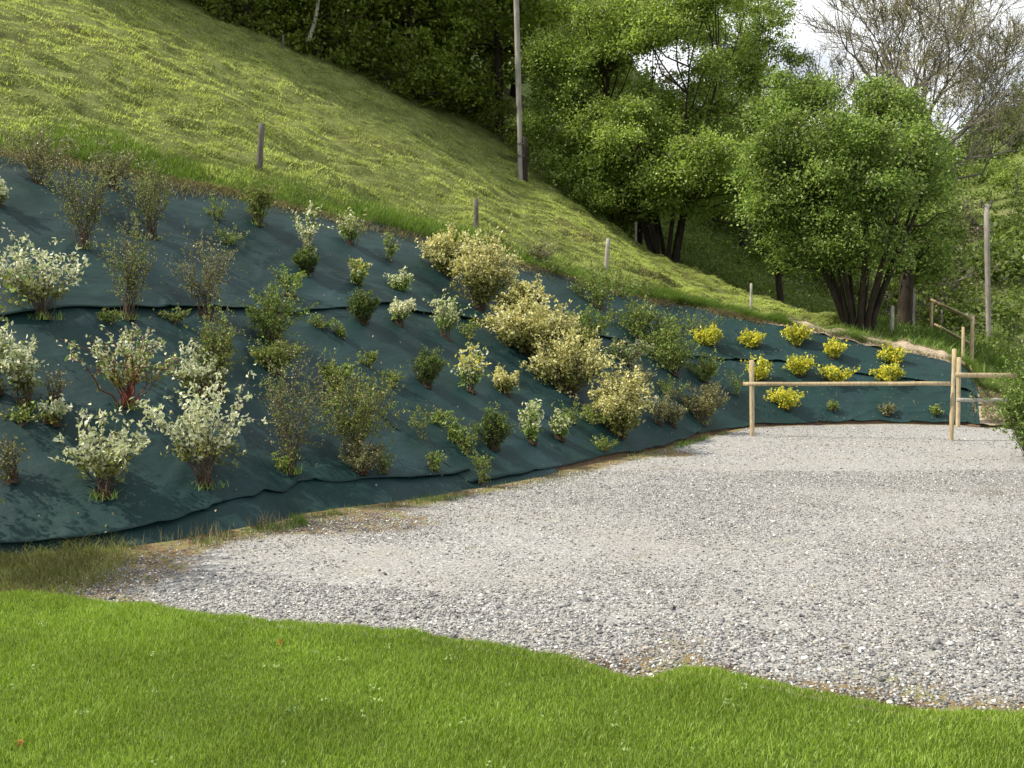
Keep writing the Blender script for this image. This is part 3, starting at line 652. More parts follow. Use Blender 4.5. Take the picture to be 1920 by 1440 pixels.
q = Q(); v_ = np.array([(-9*s, -2*s, 5.5*s), (9*s, -2*s, 5.5*s), (9*s, 6*s, 10*s), (-9*s, 6*s, 10*s), (-9*s, 14*s, 5.5*s), (9*s, 14*s, 5.5*s)]); q.add(v_, [(0, 1, 2, 3), (3, 2, 5, 4)]); q.add(v_-np.array([0, 0, .12]), [(0, 3, 2, 1), (3, 4, 5, 2)]); link('roof', q.build('roof', [M['roof_pale']]), sh)

# ------------------------------------------------------------ posts, poles, rails
def post_mesh(name, h, r, mat, lean=(0, 0), ns=9, square=False, sink=.25, seed=0):
    rg = np.random.default_rng(seed); q = Q(); n = 6
    pts = [(lean[0]*t, lean[1]*t, -sink+(h+sink)*t) for t in np.linspace(0, 1, n)]
    v, f = tube(pts, [r*(1+.06*rg.normal()) for _ in range(n)], 4 if square else ns); q.add(v, f)
    k = 4 if square else ns; c = v[-k:].mean(0)+np.array([0, 0, .01]); m = len(v)
    tv = np.vstack([v[-k:], c]); q.add(tv, [(i, (i+1) % k, k, k) for i in range(0)] or np.array([(i, (i+1) % k, k) for i in range(k)]).reshape(-1, 3)) if False else None
    me_v = np.concatenate(q.v+[c[None, :]]); fq = np.concatenate(q.f); ft = np.array([(m-k+i, m-k+(i+1) % k, m) for i in range(k)])
    return mk_mesh(name, me_v, [fq, ft], [mat], smooth=False)
def lone_post(px, ptop, pbot, wpx, mat, label, cat='fence post', dx=0, group=None, square=False, dd=None):
    b = atd(px, pbot, dd) if dd else at(px, pbot); s = b.y/FPX
    o = link('fence_post', post_mesh('fence_post', (pbot-ptop)*s, wpx*s*.37, mat, (dx*s, 0), square=square, seed=px), None, b)
    return tagp(o, label, cat, group or 'old fence posts along the meadow')
lone_post(484, 234, 316, 16, M['wood_grey'], 'thick weathered grey fence post leaning right at the top left of the fabric bank', dx=8)
lone_post(893, 373, 434, 12, M['wood_grey'], 'short dark grey fence post in the meadow above the cream leaved shrubs')
lone_post(1135, 448, 502, 10, M['wood_pale'], 'pale leaning fence post at the bank top left of the big coppiced tree', dx=5)
lone_post(1408, 532, 578, 7, M['wood_pale'], 'thin pale fence post on the crest in front of the tree shade')
lone_post(1672, 574, 628, 10, M['wood_pale'], 'white fence post standing in front of the dark leaning trunk')
lone_post(538, 70, 96, 6, M['wood_grey'], 'small thin post at the upper wood edge near the birch', dd=32.8)
lone_post(1191, 414, 455, 6, M['wood_pale'], 'slim pale post against the young tree trunk', dd=32.5)
lone_post(1764, 515, 606, 5, M['wood_grey'], 'tall thin grey stake behind the sloping rail fence', dd=29)
# utility poles
b = at(977, 335); s = b.y/FPX; up1 = empty('utility_pole', b); tagp(up1, 'tall weathered utility pole rising out of the top of the picture from the meadow', 'utility pole')
link('pole', post_mesh('pole', 480*s, 5.2*s, M['pole'], (-13*s, 0), 12, seed=3), up1)
st_ = link('stub_post', post_mesh('stub_post', 75*s, 4.5*s, M['bark'], (-1*s, 0), 8, seed=4), up1); st_.location = (8*s, -.05, 0); st_['label'] = 'dark short stub post'
q = Q(); 
for zz in (40, 62): v_, f_ = tube([(x_, 0, 0) for x_ in (0,)]+[(0, 0, .04)], [8*s, 8*s], 12); q.add(v_+np.array([1*s, 0, zz*s]), f_)
link('strap', q.build('strap', [M['ceramic']]), up1)
b = V(P(1856, 682, 40)); b.z = zat(b.x, 40); s = 40/FPX; up2 = empty('utility_pole', b); tagp(up2, 'grey wooden utility pole standing in front of the green hillside at right', 'utility pole')
hp = 1.7-(385-620)/FPX*40-b.z
link('pole', post_mesh('pole', hp, 4.6*s, M['pole'], (-14*s, 0), 12, seed=5), up2)
for sx in (-1, 1):
    q = Q(); v_, f_ = tube([(0, 0, 0), (sx*9*s, 0, 2*s), (sx*9*s, 0, 10*s)], [1.2*s, 1.2*s, 2*s], 6); q.add(v_, f_)
    br = link('bracket', q.build('bracket', [M['ceramic']]), up2); br.location = (-14*s, 0, hp-8*s)
    q = Q(); v_, f_ = tube([(0, 0, 0), (0, 0, 3*s), (0, 0, 6*s)], [2.6*s, 2.0*s, 1.2*s], 8); q.add(v_, f_); ins = link('insulator', q.build('insulator', [M['ceramic']]), br); ins.location = (sx*9*s, 0, 10*s)
def rail(p0, p1, th, hh, mat, seed=0):
    p0, p1 = V(p0), V(p1); d = p1-p0; L = d.length; rg = np.random.default_rng(seed)
    v = []; n = 9
    for i in range(n):
        c = p0+d*(i/(n-1)); c.z += rg.normal()*.004
        nx = V((-d.y, d.x, 0)).normalized()*th*.5
        for sx, sz in ((-1, -1), (1, -1), (1, 1), (-1, 1)): v.append(tuple(c+nx*sx+V((0, 0, hh*.5*sz*(1+.05*rg.normal())))))
    f = [(0, 3, 2, 1), tuple(4*(n-1)+k for k in (0, 1, 2, 3))]
    for i in range(n-1):
        for k in range(4): f.append((4*i+k, 4*i+(k+1) % 4, 4*i+4+(k+1) % 4, 4*i+4+k))
    return mk_mesh('rail', v, [np.array(f)], [mat])
def fence(name, label, cat, posts, rails, group=None):
    o0 = V(posts[0][0]); r = empty(name, o0); tagp(r, label, cat, group)
    for i, (p, h, rad, ln) in enumerate(posts):
        q_ = link('post', post_mesh('post', h, rad, M['wood_new'], ln, 8, seed=i+int(p[0]*10)), r); q_.location = V(p)-o0
    for i, (a_, b_, th, hh, pale) in enumerate(rails):
        link('rail', rail(V(a_)-o0, V(b_)-o0, th, hh, M['wood_pale'] if pale else M['wood_new'], i), r)
    return r
pA, pB = G(1411, 819), G(1783, 826); sA = pA.y/FPX; sB = pB.y/FPX
ra, rb = P(1393, 720, pA.y-.07), P(1783, 719, pB.y-.07)
fence('wooden_barrier', 'low new timber barrier of two posts and one long rail across the far gravel', 'barrier', [(pA, 144*sA, 4.4*sA, (-.03, 0)), (pB, 172*sB, 4.1*sB, (.02, 0))], [(ra, rb, .035, .062, False)])
pC = G(1796, 800); sC = pC.y/FPX; pD = V((pC.x+1.55, pC.y+.25, -.1))
fence('rail_fence', 'short timber fence with two rails running behind the leafy bush at right', 'fence', [(pC, 130*sC, 4.2*sC, (-.01, 0)), (pD, 1.2, .05, (0, 0))],
      [(P(1790, 703, pC.y-.07), P(1905, 704, pC.y+.15), .04, .085, False), (P(1795, 750, pC.y-.07), P(1892, 751, pC.y+.15), .035, .07, True)])
q1 = at(1821, 692); q2 = atd(1746, 622, 27.5); print('fenceC', q1, q2)
fence('sloping_rail_fence', 'thin new timber fence with parallel rails climbing the slope past the far bank end', 'fence',
      [(q1, 100*q1.y/FPX, 4*q1.y/FPX, (0, 0)), (q2, 88*q2.y/FPX, 3.4*q2.y/FPX, (-.03, 0)), (at(1806, 690), 66*q1.y/FPX, 2.5*q1.y/FPX, (-.02, 0))],
      [(P(1822, 598, q1.y-.05), P(1745, 562, q2.y-.05), .04, .07, False), (P(1824, 648, q1.y-.05), P(1752, 608, q2.y-.05), .04, .07, False), (P(1823, 694, q1.y-.1), P(1797, 676, pC.y+.3), .04, .06, False)])

# ------------------------------------------------------------ shrubs of the bank
def shrub(seed, h, w, ns, twigs, leaf, lw, per, start, mats_leaf, stem_mat, low_mat=None, tight=.5, r0=.03, jit=.38, dome=.35, top_only=False, stemr=.006, tuft=0, lean=(0, 0)):
    rg = np.random.default_rng(seed); q = Q(); lc = []; la = []; lm = []
    def path(a, e, n=6, bow=.15):
        a = np.array(a); e = np.array(e); m = np.array([a[0]*.6+e[0]*.4, a[1]*.6+e[1]*.4, a[2]*.4+e[2]*.6]); t = np.linspace(0, 1, n)[:, None]
        p = (1-t)**2*a+2*t*(1-t)*m+t*t*e; p[1:-1] += rg.normal(size=(n-2, 3))*.012*h/.5; return p
    for i in range(ns):
        an = rg.uniform(0, 6.28); rr = math.sqrt(rg.random())*w/2; x, y = rr*math.cos(an)+lean[0], rr*math.sin(an)*.85+lean[1]
        z = h*(1-dome*(rr/(w/2))**2)*rg.uniform(.72, 1.03); b0 = (rg.normal()*r0, rg.normal()*r0, -.03)
        p = path(b0, (x, y, z)); rs = stemr*rg.uniform(.7, 1.4)
        v, f = tube(p, np.linspace(rs, rs*.3, len(p)), 3); q.add(v, f)
        ps = [p]
        for k in range(twigs):
            j = rg.integers(2, 6); a0 = p[j]; dr = p[-1]-p[0]; dr = dr/np.linalg.norm(dr)
            e = a0+(dr*.5+rg.normal(size=3)*tight)*h*rg.uniform(.15, .36); tp_ = path(a0, e, 4)
            v, f = tube(tp_, np.linspace(rs*.5, rs*.2, 4), 3); q.add(v, f); ps.append(tp_)
        for pi, pp in enumerate(ps):
            n_ = rg.poisson(per if pi == 0 else per*.45)
            t = rg.uniform(start if pi == 0 else .1, 1, n_)
            if top_only and pi == 0: t = 1-(1-t)*.4
            ii = t*(len(pp)-1); a_ = np.clip(ii.astype(int), 0, len(pp)-2); ff = (ii-a_)[:, None]
            c = pp[a_]*(1-ff)+pp[a_+1]*ff; d = pp[a_+1]-pp[a_]; d = d/(np.linalg.norm(d, axis=1)[:, None]+1e-9)
            c = c+rg.normal(size=c.shape)*leaf*jit
            lc.append(c); la.append(d*.6+rg.normal(size=c.shape)*.5)
    lc = np.concatenate(lc); la = np.concatenate(la)
    keep = lc[:, 2] > .01; lc = lc[keep]; la = la[keep]
    v, f = leaves(rg, lc, la, leaf, lw, spread=.45)
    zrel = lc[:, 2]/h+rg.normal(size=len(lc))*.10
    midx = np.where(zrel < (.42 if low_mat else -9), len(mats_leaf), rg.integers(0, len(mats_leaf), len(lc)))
    fol = mk_mesh('foliage', v, [f], list(mats_leaf)+([low_mat] if low_mat else []), midx)
    stems = q.build('stems', [stem_mat])
    tf = None
    if tuft:
        nb = int(tuft*1.3); an = rg.uniform(0, 6.28, nb); rr = np.sqrt(rg.random(nb))*w*.18
        base = np.stack([rr*np.cos(an), rr*np.sin(an), np.full(nb, -.03)], 1); bvv, bf = blades(rg, base, min(h*.15, .09), .007, 1.0, True)
        tf = mk_mesh('grass_tuft', bvv, bf, [M['green']])
    return stems, fol, tf
def soil_patch(r0, w): pass
SH = 0
def plant(kind, px, py, wpx, hpx, label, name=None, **kw):
    global SH; SH += 1
    if kind == 'goldbush': wpx *= 1.14
    b = at(px, py); s = b.y/FPX; h = hpx*s; w_ = wpx*s
    K_ = dict(
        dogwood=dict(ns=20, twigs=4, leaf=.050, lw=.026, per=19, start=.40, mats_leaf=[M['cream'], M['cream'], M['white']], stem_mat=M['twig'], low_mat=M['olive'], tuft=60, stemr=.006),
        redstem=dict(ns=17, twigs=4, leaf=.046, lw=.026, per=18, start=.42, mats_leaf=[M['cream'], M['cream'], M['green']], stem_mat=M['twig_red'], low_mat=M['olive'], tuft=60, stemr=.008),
        twiggy=dict(ns=26, twigs=7, leaf=.026, lw=.014, per=19, start=.22, mats_leaf=[M['olive'], M['grey'], M['green']], stem_mat=M['twig'], tuft=30, stemr=.0045, dome=.2),
        olive=dict(ns=32, twigs=7, leaf=.029, lw=.016, per=24, start=.2, mats_leaf=[M['olive'], M['green'], M['olive']], stem_mat=M['twig'], tuft=30, stemr=.0045),
        greyish=dict(ns=28, twigs=7, leaf=.026, lw=.014, per=20, start=.2, mats_leaf=[M['grey'], M['olive']], stem_mat=M['twig'], stemr=.004),
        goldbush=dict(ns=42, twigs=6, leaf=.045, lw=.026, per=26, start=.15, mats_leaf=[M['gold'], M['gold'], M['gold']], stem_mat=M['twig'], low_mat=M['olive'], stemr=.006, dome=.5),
        green=dict(ns=24, twigs=5, leaf=.038, lw=.020, per=17, start=.2, mats_leaf=[M['green'], M['green'], M['olive']], stem_mat=M['twig'], stemr=.005, tight=.7),
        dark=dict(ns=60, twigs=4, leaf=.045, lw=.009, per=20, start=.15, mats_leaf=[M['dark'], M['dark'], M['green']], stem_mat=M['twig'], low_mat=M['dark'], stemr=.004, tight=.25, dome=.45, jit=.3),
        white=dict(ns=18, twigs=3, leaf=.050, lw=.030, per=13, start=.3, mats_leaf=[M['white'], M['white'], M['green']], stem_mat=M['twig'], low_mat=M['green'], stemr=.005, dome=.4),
        yellow=dict(ns=22, twigs=5, leaf=.045, lw=.024, per=15, start=.15, mats_leaf=[M['yellow'], M['yellow'], M['yellow'], M['yellow'], M['yellow'], M['yellow'], M['green']], stem_mat=M['twig'], stemr=.005, dome=.3, tight=.65),
        weed=dict(ns=12, twigs=3, leaf=.035, lw=.016, per=10, start=.1, mats_leaf=[M['green'], M['olive']], stem_mat=M['twig'], stemr=.003, tight=.6),
    )[kind]
    K_ = dict(K_); K_.update(kw)
    if kind != 'white': K_['leaf'] *= 1+max(0, (b.y-10)*.04); K_['lw'] *= 1+max(0, (b.y-10)*.04)
    K_['per'] *= 1.1 if kind in ('twiggy', 'olive', 'greyish') else 1.35
    st, fo, tf = shrub(1000+SH, h*(.82 if kind == 'yellow' else .97), w_*(1.12 if kind in ('dogwood', 'yellow') else 1.0), **K_)
    nm = name or {'dogwood': 'variegated_shrub', 'redstem': 'variegated_shrub', 'twiggy': 'twiggy_shrub', 'olive': 'twiggy_shrub', 'greyish': 'twiggy_shrub', 'goldbush': 'golden_shrub', 'green': 'green_shrub', 'dark': 'evergreen_shrub', 'white': 'white_tipped_shrub', 'yellow': 'yellow_shrub', 'weed': 'weed_plant'}[kind]
    grp = {'dogwood': 'cream variegated shrubs on the bank', 'redstem': 'cream variegated shrubs on the bank', 'twiggy': 'twiggy shrubs on the bank', 'olive': 'twiggy shrubs on the bank', 'greyish': 'twiggy shrubs on the bank', 'goldbush': 'golden shrubs on the bank', 'green': 'green shrubs on the bank', 'dark': 'dark evergreen shrubs on the bank', 'white': 'white tipped shrubs on the bank', 'yellow': 'bright yellow shrubs on the far bank', 'weed': 'weeds growing through the fabric'}[kind]
    r = empty(nm, b+V((0, 0, .03))); tagp(r, label, 'weed' if kind == 'weed' else 'shrub', grp)
    link('stems', st, r); link('foliage', fo, r)
    if tf: link('grass_tuft', tf, r)
    if kind != 'weed' and h > .12:
        rg = np.random.default_rng(SH); k_ = 11; an = np.linspace(0, 6.283, k_, endpoint=False); rr = .062*rg.uniform(.5, 1.3, k_)*(1+b.y*.02)
        gv = []
        for a_, r_ in zip(an, rr):
            x_, y_ = b.x+math.cos(a_)*r_, b.y+math.sin(a_)*r_; gv.append((math.cos(a_)*r_, math.sin(a_)*r_, zat(x_, y_)-b.z+.018))
        gv.append((0, 0, .045)); link('soil_mound', mk_mesh('soil_mound', gv, [[(i, (i+1) % k_, k_) for i in range(k_)]], [M['soil_dark']]), r)
    return r
# cream variegated
plant('dogwood', 85, 600, 165, 150, 'wide cream leaved shrub at the left edge, halfway up the fabric bank', ns=22)
plant('dogwood', 48, 768, 85, 130, 'narrow upright cream leaved shrub near the left edge below the wide one', ns=11)
plant('redstem', 240, 768, 200, 165, 'cream leaved shrub with red stems splayed wide, above the two lowest cream shrubs', ns=18)
plant('dogwood', 378, 742, 110, 85, 'low cream leaved clump just right of the red stemmed shrub', ns=10)
plant('dogwood', 190, 935, 150, 165, 'lowest left cream leaved shrub standing near the folded foot of the fabric', ns=18)
plant('dogwood', 385, 915, 215, 185, 'largest cream leaved shrub at the lower left, spreading in two lobes', ns=26, twigs=4)
plant('dogwood', -12, 745, 50, 135, 'cream leaved shrub cut off by the left edge', ns=8)
plant('dogwood', -8, 392, 40, 45, 'small cream leaved sprig at the left edge high on the bank', ns=6, tuft=0)
plant('dogwood', 100, 800, 55, 45, 'small cream leaved sprig between the narrow shrub and the lowest left one', ns=5, tuft=0)
# twiggy
plant('greyish', 70, 350, 160, 110, 'brownish twiggy shrub in the top left corner of the fabric below the grass edge', ns=34)
plant('twiggy', 155, 468, 130, 165, 'tall twiggy green brown shrub left of centre of the upper left bank', ns=30)
plant('greyish', 215, 360, 90, 80, 'grey twiggy shrub under the meadow edge between two others')
plant('twiggy', 240, 600, 110, 165, 'upright thin twiggy shrub with grey stems right of the wide cream shrub', ns=26)
plant('twiggy', 285, 450, 130, 130, 'loose twiggy shrub with pale stems in the upper left bank')
plant('green', 283, 400, 36, 85, 'small upright light green sapling under the meadow edge', ns=7)
plant('greyish', 388, 598, 110, 150, 'pinkish grey twiggy shrub above the fabric seam', ns=28)
plant('weed', 405, 420, 60, 50, 'leafy green sprig low on the blue fabric right of the twiggy shrubs')
plant('weed', 430, 465, 70, 40, 'trailing green weed beneath the leafy sprig')
plant('green', 545, 560, 85, 50, 'thin arching green sprig above the round green shrub', ns=7, dome=.1)
plant('olive', 485, 425, 65, 75, 'tufty brown green shrub hanging under the meadow edge below the thick grey post', tuft=80)
plant('green', 513, 650, 110, 105, 'rounded green shrub right of the pinkish grey twiggy shrub', ns=30, per=24, leaf=.032, tuft=120)
plant('olive', 515, 700, 95, 60, 'low brownish shrub directly beneath the rounded green one')
plant('olive', 410, 742, 90, 145, 'green brown bush rising behind the low cream clump', ns=28)
plant('twiggy', 542, 888, 130, 200, 'tall sparse twiggy shrub right of the largest cream shrub', ns=26, tuft=60)
plant('olive', 665, 868, 170, 175, 'broad olive twiggy shrub in the middle of the lower bank', ns=44)
plant('greyish', 680, 892, 90, 60, 'low grey twigs at the base of the broad olive shrub')
plant('green', 632, 735, 62, 55, 'small green bush behind the broad olive shrub', ns=16)
plant('weed', 790, 830, 60, 70, 'sparse weed with a reddish leaf right of the broad olive shrub', ns=8)
plant('green', 855, 835, 50, 45, 'light green sprig on the lower bank left of the round evergreen', ns=8)
plant('greyish', 108, 760, 50, 60, 'faint grey twigs between the narrow cream shrub and the red stemmed one', ns=14, per=4)
plant('greyish', 20, 905, 70, 80, 'grey twiggy plant at the left edge near the foot of the bank', ns=14, per=8)
plant('greyish', 1180, 745, 90, 60, 'pinkish grey shrub behind the lowest golden shrub')
plant('greyish', 1235, 800, 60, 70, 'grey twigs right of the lowest golden shrub', ns=14)
plant('olive', 1315, 795, 90, 75, 'straw coloured shrub at the foot of the bank left of the barrier post', mats_leaf=[M['olive'], M['dry']])
plant('greyish', 1260, 800, 70, 40, 'low straw coloured plant at the bank foot')
plant('weed', 1382, 745, 45, 55, 'thin weed left of the barrier post', ns=8)
# dark evergreen
plant('dark', 574, 517, 45, 50, 'small dark evergreen below the tall white topped shrub')
plant('dark', 680, 610, 55, 62, 'small dark evergreen on the upper bank below a yellow white sprig')
plant('dark', 800, 728, 68, 72, 'dark evergreen in the middle of the bank above the diagonal weed line', lean=(.02, 0))
plant('dark', 926, 846, 68, 76, 'round olive evergreen near the foot of the middle bank')
# white tipped
plant('white', 577, 510, 60, 122, 'tall white topped shrub on bare stems, highest on the bank below the meadow', top_only=True, start=.6, low_mat=None, tight=.4, ns=12)
plant('white', 656, 465, 48, 66, 'yellow white shrub just under the meadow edge right of the tall one', mats_leaf=[M['white'], M['green'], M['gold']])
plant('white', 668, 542, 46, 50, 'small yellow white shrub with a green tuft, in the column below the first', mats_leaf=[M['white'], M['yellow'], M['green']])
plant('white', 750, 553, 44, 46, 'small white tipped shrub between the evergreen and the golden shrubs')
plant('white', 748, 612, 58, 44, 'flat white topped shrub just above the long horizontal seam', mats_leaf=[M['white']], dome=.1)
plant('white', 835, 638, 68, 80, 'white and green shrub at the right end of the seam', mats_leaf=[M['white'], M['green'], M['white']])
plant('white', 882, 738, 62, 86, 'bright white tipped shrub left of the golden shrubs, mid bank', mats_leaf=[M['white'], M['white'], M['yellow']])
plant('white', 998, 836, 58, 76, 'white tipped shrub beside the round evergreen near the foot')
plant('white', 1050, 828, 38, 52, 'smaller white flecked shrub right beside its white tipped neighbour', mats_leaf=[M['white'], M['green']])
plant('white', 730, 495, 40, 60, 'thin pale sprig near the meadow edge', mats_leaf=[M['green'], M['grey']], ns=8)
plant('goldbush', 945, 742, 42, 46, 'small pink and cream shrub left of the lower golden shrubs', ns=14)
# golden
plant('goldbush', 838, 525, 75, 92, 'golden cream shrub highest on the bank under the dark grey post', ns=34)
plant('goldbush', 900, 585, 100, 140, 'tall golden cream shrub second from the top of the diagonal row', ns=50)
plant('goldbush', 985, 590, 80, 60, 'small golden shrub behind the widest one', ns=24)
plant('goldbush', 990, 668, 165, 100, 'widest golden cream shrub in the middle of the diagonal row', ns=80)
plant('goldbush', 1070, 742, 140, 110, 'golden cream shrub fourth down the diagonal row', ns=60)
plant('goldbush', 1162, 824, 115, 120, 'lowest and palest golden cream shrub close to the gravel', ns=60)
plant('olive', 1090, 660, 60, 40, 'olive sprigs right of the widest golden shrub')
# green at right of gold
plant('green', 1125, 585, 110, 85, 'light green shrub at the bank top below the pale leaning post', ns=30)
plant('green', 1195, 640, 80, 75, 'light green shrub on the upper right bank', ns=26)
plant('green', 1180, 690, 90, 60, 'grey green shrub behind the pinkish one', ns=20, mats_leaf=[M['green'], M['grey']])
plant('green', 1265, 705, 110, 80, 'broad leafy green shrub left of the yellow ones', ns=36)
plant('weed', 1300, 630, 110, 50, 'trailing sprays of pale weed running toward the first yellow shrub', ns=18)
plant('weed', 1040, 520, 90, 35, 'dark green weeds hanging over the bank top right of the golden shrubs', ns=24)
plant('weed', 1210, 560, 60, 45, 'leafy weeds over the bank top left of the bare fabric', ns=20)
plant('greyish', 1010, 500, 70, 45, 'grey twigs at the bank top right of the golden shrub')
plant('green', 1105, 640, 100, 55, 'spreading light green shrub just below the bank top, right of the widest golden shrub', ns=22, dome=.15)
plant('green', 1235, 668, 110, 70, 'loose bright green shrub in the thick green growth on the right bank', ns=30)
plant('weed', 1165, 560, 90, 60, 'leafy weeds at the bank top beneath the pale leaning post', ns=26)
plant('green', 1320, 720, 70, 50, 'low green shrub right of the broad leafy one', ns=18)
plant('weed', 1255, 750, 90, 40, 'spreading weeds below the broad leafy green shrub', ns=20)
# yellow
for (x, y, w_, h_, l) in ((1325, 652, 52, 40, 'bright yellow shrub furthest left on the upper far bank'), (1408, 655, 44, 34, 'bright yellow shrub above the left barrier post'), (1492, 650, 54, 42, 'larger yellow green shrub at the top of the far bank'), (1562, 674, 38, 38, 'small round yellow shrub right of the larger one in the top row'), (1672, 685, 55, 34, 'bright yellow shrub furthest right in the top row'), (1422, 716, 50, 46, 'bright yellow shrub directly behind the left barrier post'), (1497, 707, 46, 42, 'paler yellow shrub above the rail, second from left in the middle row'), (1566, 720, 62, 34, 'widest yellow shrub sitting just above the rail'), (1665, 720, 52, 38, 'yellow shrub above the rail, furthest right in the middle row'), (1474, 770, 58, 48, 'bright yellow shrub seen below the rail')):
    plant('yellow', x, y, w_, h_, l)
for (x, y, w_, h_, kd, l) in ((1560, 772, 26, 15, 'weed', 'tiny green plant below the rail, left of three'), (1662, 780, 30, 22, 'greyish', 'tiny purplish grey plant below the rail, middle of three'), (1755, 782, 28, 20, 'weed', 'tiny olive plant below the rail near the right barrier post')):
    plant(kd, x, y, w_, h_, l, ns=14)
plant('green', 1930, 862, 120, 175, 'leafy light green bush at the right edge of the gravel, before the fence end', ns=60, per=26, leaf=.035, lw=.022, mats_leaf=[M['green'], M['green'], M['grass_bright']])
plant('olive', -215, 1075, 420, 620, 'large bush left of the frame whose shade falls on the lawn corner', ns=90, per=26, leaf=.05, lw=.03)
# weeds along the joint and the foot
wl = [(605, 622, 50, 28, 'weeds at the upper end of the diagonal joint in the fabric'), (640, 640, 46, 30, 'pale weeds second down the diagonal fabric joint'), (690, 690, 40, 30, 'weeds in the diagonal joint behind the olive shrub'), (735, 730, 55, 35, 'weeds in the middle of the diagonal joint'), (825, 800, 50, 25, 'low weeds in the lower part of the diagonal joint'), (875, 855, 50, 40, 'tangled weeds near the lower end of the diagonal joint'), (903, 912, 38, 70, 'leafy weed column at the foot of the bank where the joint ends'), (1110, 800, 90, 40, 'weeds left of the lowest golden shrub'), (1075, 800, 60, 40, 'pale weeds below the fourth golden shrub'), (1130, 850, 50, 30, 'weeds at the gravel edge under the lowest golden shrub'), (880, 640, 50, 40, 'weeds beside the white and green shrub'), (720, 895, 50, 60, 'thin weeds near the bank foot right of the olive shrub'), (815, 890, 30, 40, 'small weed on the seam near the bank foot'), (40, 800, 110, 30, 'bright green creeping weed at the left edge'), (330, 610, 60, 25, 'low weed on the fabric seam above the red stemmed shrub'), (205, 610, 50, 25, 'low brown weed on the seam behind the wide cream shrub'), (530, 885, 60, 36, 'bright green weed at the base of the tall sparse shrub')]
for (x, y, w_, h_, l) in wl: plant('weed', x, y, w_, h_, l)

# ------------------------------------------------------------ ground cover: blades, stones
rng = np.random.default_rng(2024)
def bary_z_lawn(x, y): 
    t = lawn_y(x)-y
    return .012+.03*np.clip(t*4, 0, 1)+fbm(x*.7, y*.7, 3, 61)*.04*np.clip(t*2, 0, 1)-.03*np.clip(1-t*10, 0, 1)
n = 720000
d_ = np.sqrt(rng.uniform(2.9**2, 7.8**2, n)); x_ = rng.uniform(-.85, .80, n)*d_
keep = (d_ < lawn_y(x_)+.05*rng.normal(size=n)+.10*vnoise(x_*7, d_*7, 19)) & (vnoise(x_*9, d_*9, 5)*1.2+vnoise(x_*1.3, d_*1.3, 6)*.7 > -.68)
x_, d_ = x_[keep], d_[keep]; print('lawn blades', len(x_))
base = np.stack([x_, d_, bary_z_lawn(x_, d_)-.004], 1)
hh = (.029+.018*vnoise(x_*2.2, d_*2.2, 8)+.010*vnoise(x_*9, d_*9, 9))*np.where((lawn_y(x_)-d_) < .08, .6, 1)
v_, f_ = blades(rng, base, hh, .0036, .65)
o = link('lawn_grass', mk_mesh('lawn_grass', v_, f_, [M['grass']])); o['kind'] = 'stuff'; tagp(o, 'short bright green lawn grass in the foreground', 'grass')
# clover heads / pale weeds in lawn
n = 60; d_ = rng.uniform(3.3, 6, n); x_ = rng.uniform(-.52, .52, n)*d_; kp = d_ < lawn_y(x_)-.1; cx, cy = x_[kp], d_[kp]
pts = np.repeat(np.stack([cx, cy, bary_z_lawn(cx, cy)+.028], 1), 7, 0); pts = pts+rng.normal(size=pts.shape)*np.array([.018, .018, .006])
v_, f_ = leaves(rng, pts, rng.normal(size=pts.shape), .017, .014, up=1.5); o = link('lawn_clover', mk_mesh('lawn_clover', v_, [f_], [M['clover']])); tagp(o, 'pale clover leaves sprinkled through the lawn', 'clover', kind='stuff')
for (px_, py_, w2, l) in ((530, 1207, .05, 'reddish dead leaf lying on the left lawn'), (40, 1395, .04, 'brown dead leaf in the bottom left corner of the lawn')):
    g_ = G(px_, py_, .045); c = np.zeros((5, 3))+rng.normal(size=(5, 3))*.008; v_, f_ = leaves(rng, c, rng.normal(size=(5, 3)), w2, w2*.6, up=2)
    tagp(link('dead_leaf', mk_mesh('dead_leaf', v_, [f_], [M['deadleaf']]), None, g_), l, 'leaf')

# meadow grass tufts
n = 640000
u_ = rng.uniform(1.5, 14.2, n); v_r = rng.uniform(0, 1, n)**1.15
p = meadow_pt(u_, v_r)
clump = vnoise(p[:, 0]*2.6, p[:, 1]*2.6, 14)+.7*vnoise(p[:, 0]*6, p[:, 1]*6, 15)
vis = np.abs(p[:, 0]) < .56*p[:, 1]+1.5
stk = fbm((p[:, 0]*.8+p[:, 1]*.6)*1.2, (p[:, 0]*.6-p[:, 1]*.8)*4.5, 3, 23)
kp = (clump+rng.normal(size=n)*.14 > -.26) & vis & (stk+rng.normal(size=n)*.05 > -.34); p = p[kp]; cl_ = clump[kp]
print('meadow blades', len(p))
hh = .036+.055*np.clip(cl_+.2, 0, 1)
p[:, 2] -= .02
v_, f_ = blades(rng, p, hh, .018+.0*hh, 1.1, False, tilt=(.35, -.3, 0))
o = link('meadow_grass', mk_mesh('meadow_grass', v_, f_, [M['grass_meadow']])); tagp(o, 'rough mown yellow green grass covering the steep meadow', 'grass', kind='stuff')
# long bright grass fringe at the bank top
n = 60000; u_ = rng.uniform(1.6, 14.6, n); vv = np.abs(rng.normal(size=n))*.035
p = meadow_pt(u_, np.clip(vv, 0, 1)); fr = vnoise(u_*3, u_*0, 33); kp = (fr+rng.normal(size=n)*.2 > -.25) & (np.abs(p[:, 0]) < .6*p[:, 1]+1); p = p[kp]
p[:, 2] -= .02
v_, f_ = blades(rng, p, .17+.12*np.clip(fr[kp], -.3, .5), .012, .8, True, tilt=(.2, -.35, 0))
o = link('fringe_grass', mk_mesh('fringe_grass', v_, f_, [M['grass_bright']])); tagp(o, 'longer bright green grass along the top edge of the bank', 'grass', kind='stuff')
